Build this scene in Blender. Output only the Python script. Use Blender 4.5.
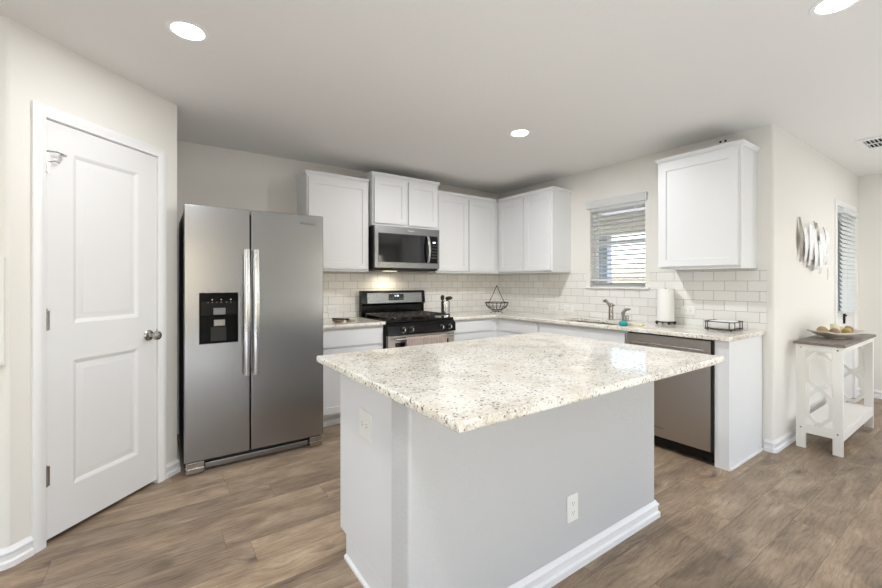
import bpy, bmesh, math, random
from mathutils import Matrix, Vector
random.seed(7)
sc = bpy.context.scene
COL = sc.collection
for o in list(bpy.data.objects):
    bpy.data.objects.remove(o)

# ------------------------------------------------------------------ camera
F, YAW, CY = 406.2868, 0.6089, 281.7728
cd = bpy.data.cameras.new('camera'); cam = bpy.data.objects.new('camera', cd); COL.objects.link(cam)
cd.sensor_width = 36.0; cd.lens = 36.0 * F / 882.0; cd.shift_y = -(294.0 - CY) / 882.0
cd.clip_start = 0.05; cd.clip_end = 200
cam.location = (-3.7446, -4.0182, 1.2657)
cam.rotation_euler = (math.pi / 2, 0, -YAW)
sc.camera = cam

# ------------------------------------------------------------------ light
sc.view_settings.view_transform = 'Standard'
sc.view_settings.look = 'None'
sc.view_settings.gamma = 1.0
sc.view_settings.use_curve_mapping = False
sc.view_settings.exposure = -0.30
w = bpy.data.worlds.new('world'); sc.world = w; w.use_nodes = True
nt = w.node_tree; nt.nodes.clear()
out = nt.nodes.new('ShaderNodeOutputWorld'); bg = nt.nodes.new('ShaderNodeBackground')
sky = nt.nodes.new('ShaderNodeTexSky'); sky.sky_type = 'NISHITA'; sky.sun_disc = False
sky.sun_elevation = math.radians(48); sky.sun_rotation = math.radians(200); sky.dust_density = 2.5
nt.links.new(sky.outputs[0], bg.inputs[0]); bg.inputs[1].default_value = 1.5
nt.links.new(bg.outputs[0], out.inputs[0])

def area(name, loc, rot, sx, sy, power, color, shape='RECTANGLE', spread=math.pi):
    l = bpy.data.lights.new(name, 'AREA'); l.shape = shape; l.size = sx
    if shape in ('RECTANGLE', 'ELLIPSE'): l.size_y = sy
    l.energy = power; l.color = color; l.spread = spread
    o = bpy.data.objects.new(name, l); COL.objects.link(o); o.location = loc; o.rotation_euler = rot
    return o
DAY = (0.86, 0.94, 1.0); LED = (0.965, 0.982, 1.0)
# daylight entering through the living-room windows behind the camera and the tall window of the far wall
area('daylight_rear', (1.0, -8.35, 1.35), (math.radians(95), 0, 0), 2.3, 1.5, 1.5, DAY)
area('daylight_rear', (-4.2, -8.35, 1.35), (math.radians(95), 0, 0), 2.3, 1.5, 1.5, DAY)
area('daylight_side', (2.58, -5.75, 1.3), (math.radians(95), 0, math.radians(90)), 1.8, 1.7, 6, DAY)
area('fill_left', (-7.90, -4.6, 1.35), (math.radians(95), 0, math.radians(-90)), 2.2, 1.5, 30, DAY)  # added fill from the unseen left side, brightens the window-wall cabinets
# added fill: unseen upward lights at floor level that brighten the ceiling
area('ceiling_fill', (0.4, -5.3, 0.05), (math.radians(180), 0, 0), 3.6, 1.4, 54, DAY)
area('ceiling_fill', (-4.4, -5.0, 0.05), (math.radians(180), 0, 0), 4.0, 1.0, 70, DAY)
LAMPS = [(-3.628, -1.78), (-1.399, -1.744), (-1.40, -3.569), (-3.63, -3.569)]
LAMP_W = [10, 33, 4, 18]
LIV = [(-5.9, -3.6), (-3.6, -6.4), (1.5, -4.3)]  # the last one is an added, unseen lamp that brightens the dining wall
LIV_W = [14, 3, 21]

# ------------------------------------------------------------------ materials
MATS = {}
def new_mat(name):
    m = bpy.data.materials.new(name); m.use_nodes = True
    n = m.node_tree; b = n.nodes['Principled BSDF']; MATS[name] = m
    return m, n, b
def srgb(r, g, b):
    f = lambda c: (c / 12.92 if c <= 0.04045 else ((c + 0.055) / 1.055) ** 2.4)
    return (f(r / 255), f(g / 255), f(b / 255), 1)
def N(n, t, **kw):
    x = n.nodes.new(t)
    for k, v in kw.items(): setattr(x, k, v)
    return x
def ramp(n, stops, interp='LINEAR'):
    r = n.nodes.new('ShaderNodeValToRGB'); r.color_ramp.interpolation = interp
    e = r.color_ramp.elements
    while len(e) < len(stops): e.new(0.5)
    for i, (p, c) in enumerate(stops):
        e[i].position = p; e[i].color = c if len(c) == 4 else (*c, 1)
    return r
def math_n(n, op, a, b=None, c=None):
    x = n.nodes.new('ShaderNodeMath'); x.operation = op
    for i, v in enumerate((a, b, c)):
        if v is None: continue
        if isinstance(v, (int, float)): x.inputs[i].default_value = v
        else: n.links.new(v, x.inputs[i])
    return x.outputs[0]
def mix(n, fac, a, b, mode='MIX'):
    x = n.nodes.new('ShaderNodeMix'); x.data_type = 'RGBA'; x.blend_type = mode
    for s, v in ((0, fac), (6, a), (7, b)):
        if isinstance(v, (int, float)): x.inputs[s].default_value = v
        elif isinstance(v, tuple): x.inputs[s].default_value = v
        else: n.links.new(v, x.inputs[s])
    return x.outputs[2]
def coord(n, scale=(1, 1, 1), rot=(0, 0, 0), src='Object'):
    t = n.nodes.new('ShaderNodeTexCoord'); m = n.nodes.new('ShaderNodeMapping')
    m.inputs['Scale'].default_value = scale; m.inputs['Rotation'].default_value = rot
    n.links.new(t.outputs[src], m.inputs[0]); return m.outputs[0]
def noise(n, vec, scale, detail=3, rough=0.5, dist=0.0):
    x = n.nodes.new('ShaderNodeTexNoise'); x.inputs['Scale'].default_value = scale
    x.inputs['Detail'].default_value = detail; x.inputs['Roughness'].default_value = rough
    x.inputs['Distortion'].default_value = dist
    n.links.new(vec, x.inputs['Vector']); return x.outputs['Fac']
def bump(n, b, height, strength, dist=0.002):
    x = n.nodes.new('ShaderNodeBump'); x.inputs['Strength'].default_value = strength
    x.inputs['Distance'].default_value = dist
    n.links.new(height, x.inputs['Height']); n.links.new(x.outputs[0], b.inputs['Normal'])
def plain(name, col, rough=0.5, metal=0.0, spec=0.5, tex=None):
    m, n, b = new_mat(name)
    b.inputs['Base Color'].default_value = srgb(*col); b.inputs['Roughness'].default_value = rough
    b.inputs['Metallic'].default_value = metal; b.inputs['Specular IOR Level'].default_value = spec
    v = coord(n)
    f = noise(n, v, tex or 9.0, 2)
    c = mix(n, f, tuple(x * 0.975 if i < 3 else 1 for i, x in enumerate(srgb(*col))), srgb(*col))
    n.links.new(c, b.inputs['Base Color'])
    return m
def textured_paint(name, col, scale, strength):
    m, n, b = new_mat(name)
    b.inputs['Base Color'].default_value = srgb(*col); b.inputs['Roughness'].default_value = 0.85
    b.inputs['Specular IOR Level'].default_value = 0.25
    v = coord(n); h = noise(n, v, scale, 3, 0.55)
    r = ramp(n, [(0.35, (0, 0, 0)), (0.65, (1, 1, 1))]); n.links.new(h, r.inputs[0])
    bump(n, b, r.outputs[0], strength, 0.0018)
    return m
textured_paint('wall_paint', (234, 231, 225), 75, 0.22)
textured_paint('ceiling_paint', (238, 236, 233), 60, 0.40)
textured_paint('island_paint_shaded', (199, 199, 199), 75, 0.38)  # the walls' paint, with the overhang's shade put into its colour
plain('cabinet_white', (231, 232, 233), 0.38)
plain('trim_white', (240, 240, 240), 0.35)
plain('door_white', (233, 233, 233), 0.40)
plain('plastic_white', (238, 237, 233), 0.35)
plain('plastic_grey', (120, 120, 120), 0.4)
plain('appliance_side', (46, 46, 48), 0.45)
plain('black_gloss', (12, 12, 14), 0.06, 0.0, 0.8)
plain('black_enamel', (8, 8, 10), 0.14, 0.0, 0.35)
plain('dispenser_black', (6, 6, 7), 0.22, 0.0, 0.12)
plain('black_matte', (20, 20, 21), 0.55)
plain('cast_iron', (46, 40, 37), 0.38)
plain('dark_gap', (14, 13, 12), 0.8)
plain('chrome', (205, 205, 205), 0.12, 1.0)
plain('nickel', (176, 172, 166), 0.27, 1.0)
plain('wire_black', (34, 31, 29), 0.45)
plain('paper_white', (240, 239, 235), 0.9, tex=40)
plain('ceramic_cream', (224, 215, 196), 0.2)
plain('teal_plastic', (38, 152, 152), 0.25)
plain('sponge_yellow', (222, 217, 186), 0.9, tex=60)
plain('candle_ivory', (240, 234, 212), 0.5)
plain('dish_taupe', (205, 196, 186), 0.35)
plain('natural_tan', (176, 150, 112), 0.8, tex=50)
plain('natural_gold', (178, 160, 96), 0.8, tex=50)
plain('natural_brown', (158, 134, 108), 0.8, tex=50)
plain('table_white', (238, 235, 229), 0.45)
plain('leaf_white', (244, 245, 246), 0.4)
plain('leaf_pewter', (170, 165, 156), 0.4, 0.3)
def blind_mat():
    m, n, b = new_mat('blind_white')
    b.inputs['Base Color'].default_value = srgb(242, 243, 242); b.inputs['Roughness'].default_value = 0.5
    tr = N(n, 'ShaderNodeBsdfTranslucent'); tr.inputs['Color'].default_value = srgb(240, 242, 242)
    x = N(n, 'ShaderNodeMixShader'); x.inputs[0].default_value = 0.35
    n.links.new(b.outputs[0], x.inputs[1]); n.links.new(tr.outputs[0], x.inputs[2]); n.links.new(x.outputs[0], n.nodes['Material Output'].inputs[0])
blind_mat()
plain('sash_white', (232, 232, 230), 0.4)
plain('grout_grey', (150, 146, 138), 0.8)
plain('logo_grey', (88, 90, 94), 0.4)
plain('logo_light', (225, 225, 225), 0.4)
plain('smoke_grey', (206, 200, 196), 0.5)
plain('patio_cream', (228, 221, 204), 0.8)
plain('patio_post_grey', (150, 158, 164), 0.8)
plain('bounce_ground', (206, 201, 190), 0.9, tex=6)  # ground colour made pale to bounce light up outside the kitchen window

def steel(name, col, rough, streak_axis):
    m, n, b = new_mat(name)
    b.inputs['Metallic'].default_value = 1.0
    sc_ = {'z': (160, 160, 1.0), 'x': (1.0, 160, 160), 'y': (160, 1.0, 160)}[streak_axis]
    f = noise(n, coord(n, sc_), 1.0, 2)
    c = mix(n, f, srgb(*[x - 2 for x in col]), srgb(*[x + 2 for x in col]))
    n.links.new(c, b.inputs['Base Color'])
    b.inputs['Roughness'].default_value = rough
    return m
steel('stainless', (158, 159, 161), 0.27, 'x')
steel('stainless_handle', (205, 206, 208), 0.22, 'z')
steel('stainless_warm', (182, 176, 169), 0.33, 'x')
steel('sink_steel', (165, 158, 148), 0.25, 'x')

def wood_floor():
    m, n, b = new_mat('plank_floor')
    t = N(n, 'ShaderNodeTexCoord'); s = N(n, 'ShaderNodeSeparateXYZ'); n.links.new(t.outputs['Object'], s.inputs[0])
    X, Y = s.outputs[0], s.outputs[1]
    W_, L_ = 0.182, 1.22
    row = math_n(n, 'FLOOR', math_n(n, 'DIVIDE', math_n(n, 'ADD', Y, 0.04), W_))
    wn = N(n, 'ShaderNodeTexWhiteNoise', noise_dimensions='1D'); n.links.new(row, wn.inputs['W'])
    xo = math_n(n, 'ADD', math_n(n, 'DIVIDE', X, L_), math_n(n, 'MULTIPLY', wn.outputs['Value'], 7.3))
    pl = math_n(n, 'FLOOR', xo)
    cmb = N(n, 'ShaderNodeCombineXYZ'); n.links.new(row, cmb.inputs[0]); n.links.new(pl, cmb.inputs[1])
    w2 = N(n, 'ShaderNodeTexWhiteNoise', noise_dimensions='2D'); n.links.new(cmb.outputs[0], w2.inputs['Vector'])
    rnd = w2.outputs['Value']
    # per-plank shifted coordinates, gently warped so that the grain wanders
    pc = N(n, 'ShaderNodeCombineXYZ')
    n.links.new(math_n(n, 'ADD', X, math_n(n, 'MULTIPLY', rnd, 40.0)), pc.inputs[0])
    n.links.new(math_n(n, 'ADD', Y, math_n(n, 'MULTIPLY', rnd, 23.0)), pc.inputs[1])
    def mp0(sx, sy, src):
        x = N(n, 'ShaderNodeMapping'); x.inputs['Scale'].default_value = (sx, sy, 1); n.links.new(src, x.inputs[0]); return x.outputs[0]
    vo = N(n, 'ShaderNodeTexVoronoi'); n.links.new(mp0(2.3, 5.0, pc.outputs[0]), vo.inputs['Vector']); vo.inputs['Scale'].default_value = 1.0
    kd = vo.outputs['Distance']
    rk0 = ramp(n, [(0.0, (1, 1, 1)), (0.35, (0, 0, 0))], 'EASE'); n.links.new(kd, rk0.inputs[0])
    warp = math_n(n, 'ADD', math_n(n, 'MULTIPLY', math_n(n, 'SUBTRACT', noise(n, mp0(2.2, 5.0, pc.outputs[0]), 1.4, 2), 0.5), 0.06), math_n(n, 'MULTIPLY', rk0.outputs[0], 0.035))
    cv = N(n, 'ShaderNodeCombineXYZ'); sp_ = N(n, 'ShaderNodeSeparateXYZ'); n.links.new(pc.outputs[0], sp_.inputs[0])
    n.links.new(sp_.outputs[0], cv.inputs[0]); n.links.new(math_n(n, 'ADD', sp_.outputs[1], warp), cv.inputs[1])
    mp = lambda sx, sy: mp0(sx, sy, cv.outputs[0])
    big = noise(n, mp(1.7, 5.0), 1.5, 4, 0.6, 0.6)           # broad cloudy tone
    grain = noise(n, mp(1.9, 17), 3.0, 7, 0.66, 0.5)         # long grain
    fine = noise(n, mp(7.0, 95), 2.2, 4, 0.65, 0.2)
    wv = N(n, 'ShaderNodeTexWave', wave_type='BANDS', bands_direction='Y'); n.links.new(mp(0.5, 2.0), wv.inputs['Vector'])
    wv.inputs['Scale'].default_value = 7.0; wv.inputs['Distortion'].default_value = 7.0; wv.inputs['Detail'].default_value = 2.5; wv.inputs['Detail Scale'].default_value = 0.9
    rA = ramp(n, [(0.30, srgb(126, 110, 95)), (0.5, srgb(158, 138, 117)), (0.70, srgb(184, 164, 141))]); n.links.new(big, rA.inputs[0])
    rG = ramp(n, [(0.30, (0.60, 0.59, 0.59)), (0.50, (1, 1, 1)), (0.75, (1.10, 1.09, 1.08))]); n.links.new(grain, rG.inputs[0])
    c = mix(n, 0.75, rA.outputs[0], rG.outputs[0], 'MULTIPLY')
    rF = ramp(n, [(0.34, (0.70, 0.69, 0.68)), (0.52, (1.0, 1.0, 1.0)), (0.7, (1.10, 1.10, 1.10))]); n.links.new(fine, rF.inputs[0])
    c = mix(n, 0.8, c, rF.outputs[0], 'MULTIPLY')
    rW = ramp(n, [(0.0, (0.76, 0.74, 0.72)), (0.30, (1, 1, 1))]); n.links.new(wv.outputs['Fac'], rW.inputs[0])
    c = mix(n, 0.5, c, rW.outputs[0], 'MULTIPLY')
    rP = ramp(n, [(0.0, (0.80, 0.81, 0.83)), (0.5, (0.98, 0.97, 0.96)), (1.0, (1.14, 1.11, 1.07))]); n.links.new(rnd, rP.inputs[0])
    c = mix(n, 0.85, c, rP.outputs[0], 'MULTIPLY')
    # knots: a dark core with a softer halo
    kn = math_n(n, 'ADD', kd, math_n(n, 'MULTIPLY', math_n(n, 'SUBTRACT', grain, 0.5), 0.22))
    rk = ramp(n, [(0.0, (1, 1, 1)), (0.045, (0.85,) * 3), (0.10, (0.35,) * 3), (0.24, (0, 0, 0))]); n.links.new(kn, rk.inputs[0])
    c = mix(n, math_n(n, 'MULTIPLY', rk.outputs[0], 0.75), c, srgb(70, 60, 54))
    # seams
    fy = math_n(n, 'FRACT', math_n(n, 'DIVIDE', math_n(n, 'ADD', Y, 0.04), W_))
    fx = math_n(n, 'FRACT', xo)
    ey = math_n(n, 'MULTIPLY', math_n(n, 'MINIMUM', fy, math_n(n, 'SUBTRACT', 1.0, fy)), W_)
    ex = math_n(n, 'MULTIPLY', math_n(n, 'MINIMUM', fx, math_n(n, 'SUBTRACT', 1.0, fx)), L_)
    e = math_n(n, 'LESS_THAN', math_n(n, 'MINIMUM', ex, ey), 0.0014)
    c = mix(n, math_n(n, 'MULTIPLY', e, 0.45), c, srgb(60, 50, 42))
    n.links.new(c, b.inputs['Base Color'])
    b.inputs['Roughness'].default_value = 0.42; b.inputs['Specular IOR Level'].default_value = 0.35
    bump(n, b, grain, 0.05, 0.001)
wood_floor()

def granite():
    m, n, b = new_mat('granite')
    v = coord(n)
    base = noise(n, v, 6, 4, 0.6, 0.5)
    r = ramp(n, [(0.30, srgb(222, 213, 198)), (0.48, srgb(236, 231, 220)), (0.68, srgb(245, 242, 235))]); n.links.new(base, r.inputs[0])
    c = r.outputs[0]
    patch = noise(n, v, 4.5, 3, 0.6)
    mid = noise(n, v, 48, 4, 0.65, 0.6)
    r2 = ramp(n, [(0.54, (0, 0, 0)), (0.64, (1, 1, 1))]); n.links.new(math_n(n, 'ADD', mid, math_n(n, 'MULTIPLY', math_n(n, 'SUBTRACT', patch, 0.5), 0.35)), r2.inputs[0])
    c = mix(n, math_n(n, 'MULTIPLY', r2.outputs[0], 0.5), c, srgb(190, 178, 160))
    fine = noise(n, v, 115, 3, 0.6)
    r3 = ramp(n, [(0.55, (0, 0, 0)), (0.64, (1, 1, 1))]); n.links.new(math_n(n, 'ADD', fine, math_n(n, 'MULTIPLY', math_n(n, 'SUBTRACT', patch, 0.5), 0.3)), r3.inputs[0])
    c = mix(n, math_n(n, 'MULTIPLY', r3.outputs[0], 0.48), c, srgb(158, 148, 136))
    for scale, t0, lo, hi, cr in ((30, 1.02, srgb(44, 34, 32), srgb(78, 64, 58), 0.16), (60, 0.70, srgb(50, 42, 40), srgb(112, 100, 92), 0.24), (105, 0.62, srgb(88, 80, 74), srgb(140, 130, 120), 0.30)):
        vo = N(n, 'ShaderNodeTexVoronoi'); n.links.new(v, vo.inputs['Vector']); vo.inputs['Scale'].default_value = scale
        sp = N(n, 'ShaderNodeSeparateColor'); n.links.new(vo.outputs['Color'], sp.inputs[0])
        thr = math_n(n, 'ADD', t0, math_n(n, 'MULTIPLY', math_n(n, 'SUBTRACT', 0.5, patch), 1.0))
        on = math_n(n, 'GREATER_THAN', sp.outputs[0], thr)
        edge = math_n(n, 'ADD', vo.outputs['Distance'], math_n(n, 'MULTIPLY', math_n(n, 'SUBTRACT', fine, 0.5), 0.7))
        close = math_n(n, 'LESS_THAN', edge, math_n(n, 'ADD', 0.12, math_n(n, 'MULTIPLY', sp.outputs[1], cr)))
        c = mix(n, math_n(n, 'MULTIPLY', math_n(n, 'MULTIPLY', on, close), 0.85), c, mix(n, sp.outputs[2], lo, hi))
    n.links.new(c, b.inputs['Base Color'])
    b.inputs['Roughness'].default_value = 0.10; b.inputs['Specular IOR Level'].default_value = 0.5
granite()

def tile(name, axis):
    m, n, b = new_mat(name)
    t = N(n, 'ShaderNodeTexCoord'); s = N(n, 'ShaderNodeSeparateXYZ'); n.links.new(t.outputs['Object'], s.inputs[0])
    cb = N(n, 'ShaderNodeCombineXYZ'); n.links.new(s.outputs[0 if axis == 'x' else 1], cb.inputs[0]); n.links.new(s.outputs[2], cb.inputs[1])
    br = N(n, 'ShaderNodeTexBrick'); n.links.new(cb.outputs[0], br.inputs['Vector'])
    br.offset = 0.5; br.inputs['Scale'].default_value = 1.0
    br.inputs['Brick Width'].default_value = 0.1555; br.inputs['Row Height'].default_value = 0.0795
    br.inputs['Mortar Size'].default_value = 0.0016; br.inputs['Mortar Smooth'].default_value = 0.15
    br.inputs['Color1'].default_value = srgb(240, 238, 234); br.inputs['Color2'].default_value = srgb(232, 229, 224); br.inputs['Mortar'].default_value = srgb(168, 162, 153)
    n.links.new(br.outputs['Color'], b.inputs['Base Color'])
    inv = math_n(n, 'SUBTRACT', 1.0, br.outputs['Fac'])
    rr = math_n(n, 'ADD', 0.22, math_n(n, 'MULTIPLY', br.outputs['Fac'], 0.5)); n.links.new(rr, b.inputs['Roughness'])
    bump(n, b, inv, 0.5, 0.0015)
tile('tile_x', 'x'); tile('tile_y', 'y')

def grey_wood():
    m, n, b = new_mat('grey_wood')
    f = noise(n, coord(n, (2, 40, 40)), 2.5, 4, 0.6, 0.6)
    r = ramp(n, [(0.3, srgb(98, 88, 82)), (0.7, srgb(140, 130, 122))]); n.links.new(f, r.inputs[0])
    n.links.new(r.outputs[0], b.inputs['Base Color']); b.inputs['Roughness'].default_value = 0.5
grey_wood()
def fence_wood():
    m, n, b = new_mat('fence_wood')
    f = noise(n, coord(n, (6, 6, 0.6)), 2.0, 4)
    r = ramp(n, [(0.3, srgb(206, 184, 150)), (0.7, srgb(226, 206, 174))]); n.links.new(f, r.inputs[0])
    n.links.new(r.outputs[0], b.inputs['Base Color']); b.inputs['Roughness'].default_value = 0.9
fence_wood()
def towel():
    m, n, b = new_mat('towel_taupe')
    v = coord(n, (90, 90, 6)); f = noise(n, v, 2.0, 3)
    r = ramp(n, [(0.3, srgb(146, 130, 122)), (0.7, srgb(186, 172, 162))]); n.links.new(f, r.inputs[0])
    n.links.new(r.outputs[0], b.inputs['Base Color']); b.inputs['Roughness'].default_value = 0.95
    bump(n, b, f, 0.3, 0.002)
towel()
def glass():
    m, n, b = new_mat('window_glass'); n.nodes.remove(b)
    o = n.nodes['Material Output']; t = N(n, 'ShaderNodeBsdfTransparent'); g = N(n, 'ShaderNodeBsdfGlossy'); g.inputs['Roughness'].default_value = 0.02
    fr = N(n, 'ShaderNodeFresnel'); fr.inputs[0].default_value = 1.45; x = N(n, 'ShaderNodeMixShader')
    n.links.new(fr.outputs[0], x.inputs[0]); n.links.new(t.outputs[0], x.inputs[1]); n.links.new(g.outputs[0], x.inputs[2]); n.links.new(x.outputs[0], o.inputs[0])
glass()
def emit(name, col, strength):
    m, n, b = new_mat(name); b.inputs['Base Color'].default_value = (*col, 1)
    b.inputs['Emission Color'].default_value = (*col, 1); b.inputs['Emission Strength'].default_value = strength
emit('lamp_glow', (1.0, 0.97, 0.92), 14.0)
emit('display_glow', (0.75, 0.8, 1.0), 2.0)
emit('hood_glow', (1.0, 0.85, 0.62), 3.0)

# ------------------------------------------------------------------ mesh helpers
class MB:
    def __init__(s): s.bm = bmesh.new()
    def box(s, x0, x1, y0, y1, z0, z1, bev=0.0, seg=2):
        x0, x1 = min(x0, x1), max(x0, x1); y0, y1 = min(y0, y1), max(y0, y1); z0, z1 = min(z0, z1), max(z0, z1)
        P = [(x0, y0, z0), (x1, y0, z0), (x1, y1, z0), (x0, y1, z0), (x0, y0, z1), (x1, y0, z1), (x1, y1, z1), (x0, y1, z1)]
        v = [s.bm.verts.new(p) for p in P]
        fs = [s.bm.faces.new([v[i] for i in f]) for f in ((3, 2, 1, 0), (4, 5, 6, 7), (0, 1, 5, 4), (1, 2, 6, 5), (2, 3, 7, 6), (3, 0, 4, 7))]
        if bev > 0:
            ed = list({e for f in fs for e in f.edges})
            bmesh.ops.bevel(s.bm, geom=ed, offset=bev, segments=seg, profile=0.5, affect='EDGES', clamp_overlap=True)
        return s
    def prism(s, poly, z0, z1, M=None):
        """polygon (counter-clockwise in xy) extruded in z, then transformed by M"""
        a = sum(poly[i][0] * poly[(i + 1) % len(poly)][1] - poly[(i + 1) % len(poly)][0] * poly[i][1] for i in range(len(poly)))
        if a < 0: poly = poly[::-1]
        lo = [s.bm.verts.new((p[0], p[1], z0)) for p in poly]; hi = [s.bm.verts.new((p[0], p[1], z1)) for p in poly]
        s.bm.faces.new(lo[::-1]); s.bm.faces.new(hi)
        n = len(poly)
        for i in range(n): s.bm.faces.new([lo[i], lo[(i + 1) % n], hi[(i + 1) % n], hi[i]])
        if M is not None: bmesh.ops.transform(s.bm, matrix=M, verts=lo + hi)
        return s
    def ring_loft(s, rings, cap=True, closed_ring=True):
        R = [[s.bm.verts.new(p) for p in r] for r in rings]
        n = len(R[0])
        for a, b in zip(R, R[1:]):
            for i in range(n if closed_ring else n - 1):
                s.bm.faces.new([a[i], a[(i + 1) % n], b[(i + 1) % n], b[i]])
        if cap and closed_ring:
            s.bm.faces.new(R[0][::-1]); s.bm.faces.new(R[-1])
        return s
    def lathe(s, prof, c=(0, 0, 0), n=28, M=None):
        rings = []
        for r, z in prof:
            rr = max(r, 1e-4)
            rings.append([Vector((rr * math.cos(2 * math.pi * k / n), rr * math.sin(2 * math.pi * k / n), z)) for k in range(n)])
        T = Matrix.Translation(c) @ (M if M is not None else Matrix())
        return s.ring_loft([[T @ p for p in r] for r in rings])
    def cyl(s, p0, p1, r0, r1=None, n=20):
        p0, p1 = Vector(p0), Vector(p1); d = p1 - p0; L = d.length
        q = d.to_track_quat('Z', 'Y').to_matrix().to_4x4()
        return s.lathe([(r0, 0), (r0 if r1 is None else r1, L)], p0, n, q)
    def tube(s, pts, r, n=8, closed=False):
        pts = [Vector(p) for p in pts]; m = len(pts)
        rad = r if isinstance(r, (list, tuple)) else [r] * m
        tang = []
        for i in range(m):
            a = pts[(i - 1) % m] if (closed or i > 0) else pts[i]; b = pts[(i + 1) % m] if (closed or i < m - 1) else pts[i]
            tang.append((b - a).normalized())
        up = Vector((0, 0, 1)) if abs(tang[0].z) < 0.9 else Vector((1, 0, 0))
        rings = []
        x = tang[0].cross(up).normalized()
        for i in range(m):
            x = (x - tang[i] * x.dot(tang[i])).normalized(); y = tang[i].cross(x)
            rings.append([pts[i] + rad[i] * (x * math.cos(2 * math.pi * k / n) + y * math.sin(2 * math.pi * k / n)) for k in range(n)])
        if closed:
            rings.append(rings[0]); 
            R = [[s.bm.verts.new(p) for p in q] for q in rings[:-1]]
            for i in range(m):
                a, b = R[i], R[(i + 1) % m]
                for k in range(n): s.bm.faces.new([a[k], a[(k + 1) % n], b[(k + 1) % n], b[k]])
            return s
        return s.ring_loft(rings)
    def ball(s, c, rx, ry=None, rz=None, n=20, M=None):
        ry = ry or rx; rz = rz or rx
        g = bmesh.ops.create_uvsphere(s.bm, u_segments=n, v_segments=max(8, n // 2), radius=1.0)
        T = Matrix.Translation(c) @ (M if M is not None else Matrix()) @ Matrix.Diagonal((rx, ry, rz, 1))
        bmesh.ops.transform(s.bm, matrix=T, verts=g['verts']); return s
    def panel(s, u0, u1, v0, v1, th, holes, prof, M):
        """slab in (u, v, w): front at w=th, with profiled rectangular panels let into the front; M maps to the world"""
        us = sorted({u0, u1} | {h[0] for h in holes} | {h[1] for h in holes}); vs = sorted({v0, v1} | {h[2] for h in holes} | {h[3] for h in holes})
        V = {}
        def g(u, v, w_):
            k = (round(u, 5), round(v, 5), round(w_, 5))
            if k not in V: V[k] = s.bm.verts.new(M @ Vector((u, v, w_)))
            return V[k]
        def q(*p): s.bm.faces.new([g(*x) for x in p])
        for i in range(len(us) - 1):
            for j in range(len(vs) - 1):
                a, b, c, d = us[i], us[i + 1], vs[j], vs[j + 1]
                if any(h[0] - 1e-6 <= a and b <= h[1] + 1e-6 and h[2] - 1e-6 <= c and d <= h[3] + 1e-6 for h in holes): continue
                q((a, c, th), (b, c, th), (b, d, th), (a, d, th))
        for h in holes:
            loops = [(h[0], h[1], h[2], h[3], th)] + [(h[0] + i, h[1] - i, h[2] + i, h[3] - i, th - dp) for i, dp in prof]
            for A, B in zip(loops, loops[1:]):
                pa = [(A[0], A[2], A[4]), (A[1], A[2], A[4]), (A[1], A[3], A[4]), (A[0], A[3], A[4])]
                pb = [(B[0], B[2], B[4]), (B[1], B[2], B[4]), (B[1], B[3], B[4]), (B[0], B[3], B[4])]
                for k in range(4): q(pa[k], pa[(k + 1) % 4], pb[(k + 1) % 4], pb[k])
            L = loops[-1]; q((L[0], L[2], L[4]), (L[1], L[2], L[4]), (L[1], L[3], L[4]), (L[0], L[3], L[4]))
        # back and rim
        bk = [(u0, v0), (u0, v1), (u1, v1), (u1, v0)]
        q(*[(u, v, 0) for u, v in bk])
        eu = [u for u in us]; ev = [v for v in vs]
        for i in range(len(eu) - 1):
            s.bm.faces.new([g(eu[i], v0, th), g(eu[i], v0, 0), g(eu[i + 1], v0, 0), g(eu[i + 1], v0, th)])
            s.bm.faces.new([g(eu[i], v1, th), g(eu[i + 1], v1, th), g(eu[i + 1], v1, 0), g(eu[i], v1, 0)])
        for j in range(len(ev) - 1):
            s.bm.faces.new([g(u0, ev[j], th), g(u0, ev[j + 1], th), g(u0, ev[j + 1], 0), g(u0, ev[j], 0)])
            s.bm.faces.new([g(u1, ev[j], th), g(u1, ev[j], 0), g(u1, ev[j + 1], 0), g(u1, ev[j + 1], th)])
        return s
    def xf(s, M):
        bmesh.ops.transform(s.bm, matrix=M, verts=s.bm.verts); return s
    def build(s, name, mat, parent=None, smooth=28, fix=True):
        me = bpy.data.meshes.new(name)
        bmesh.ops.remove_doubles(s.bm, verts=s.bm.verts, dist=1e-6)
        if fix: bmesh.ops.recalc_face_normals(s.bm, faces=s.bm.faces)
        o = bpy.data.objects.new(name, me); COL.objects.link(o)
        if parent is not None:
            s.xf(world_of(parent).inverted()); o.parent = parent
        for f in s.bm.faces: f.smooth = bool(smooth)
        if smooth:
            for e in s.bm.edges:
                if len(e.link_faces) != 2: e.smooth = False
                else:
                    an = math.degrees(e.calc_face_angle(0.0)); A = sorted(f.calc_area() for f in e.link_faces)
                    e.smooth = not (an > smooth or (an > 4 and A[1] > 6 * A[0]))
        s.bm.to_mesh(me); s.bm.free()
        me.materials.append(MATS[mat])
        return o
ROOTM = {}
def world_of(o):
    while o.parent is not None: o = o.parent
    return ROOTM.get(o.name, Matrix())
def tag(o, label=None, cat=None, group=None, kind=None):
    for k, v in (('label', label), ('category', cat), ('group', group), ('kind', kind)):
        if v: o[k] = v
    return o
def thing(name, label, cat, loc, group=None, rz=0.0):
    o = bpy.data.objects.new(name, None); COL.objects.link(o); o.empty_display_size = 0.1
    o.location = loc; o.rotation_euler = (0, 0, rz)
    ROOTM[o.name] = Matrix.Translation(loc) @ Matrix.Rotation(rz, 4, 'Z')
    return tag(o, label, cat, group)
def solo(mb, name, mat, label, cat, base, group=None, smooth=28):
    """a thing that is one mesh; its origin sits at its base"""
    me_o = mb.xf(Matrix.Translation([-c for c in base])).build(name, mat, None, smooth)
    me_o.location = base; ROOTM[me_o.name] = Matrix.Translation(base)
    return tag(me_o, label, cat, group)
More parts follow.
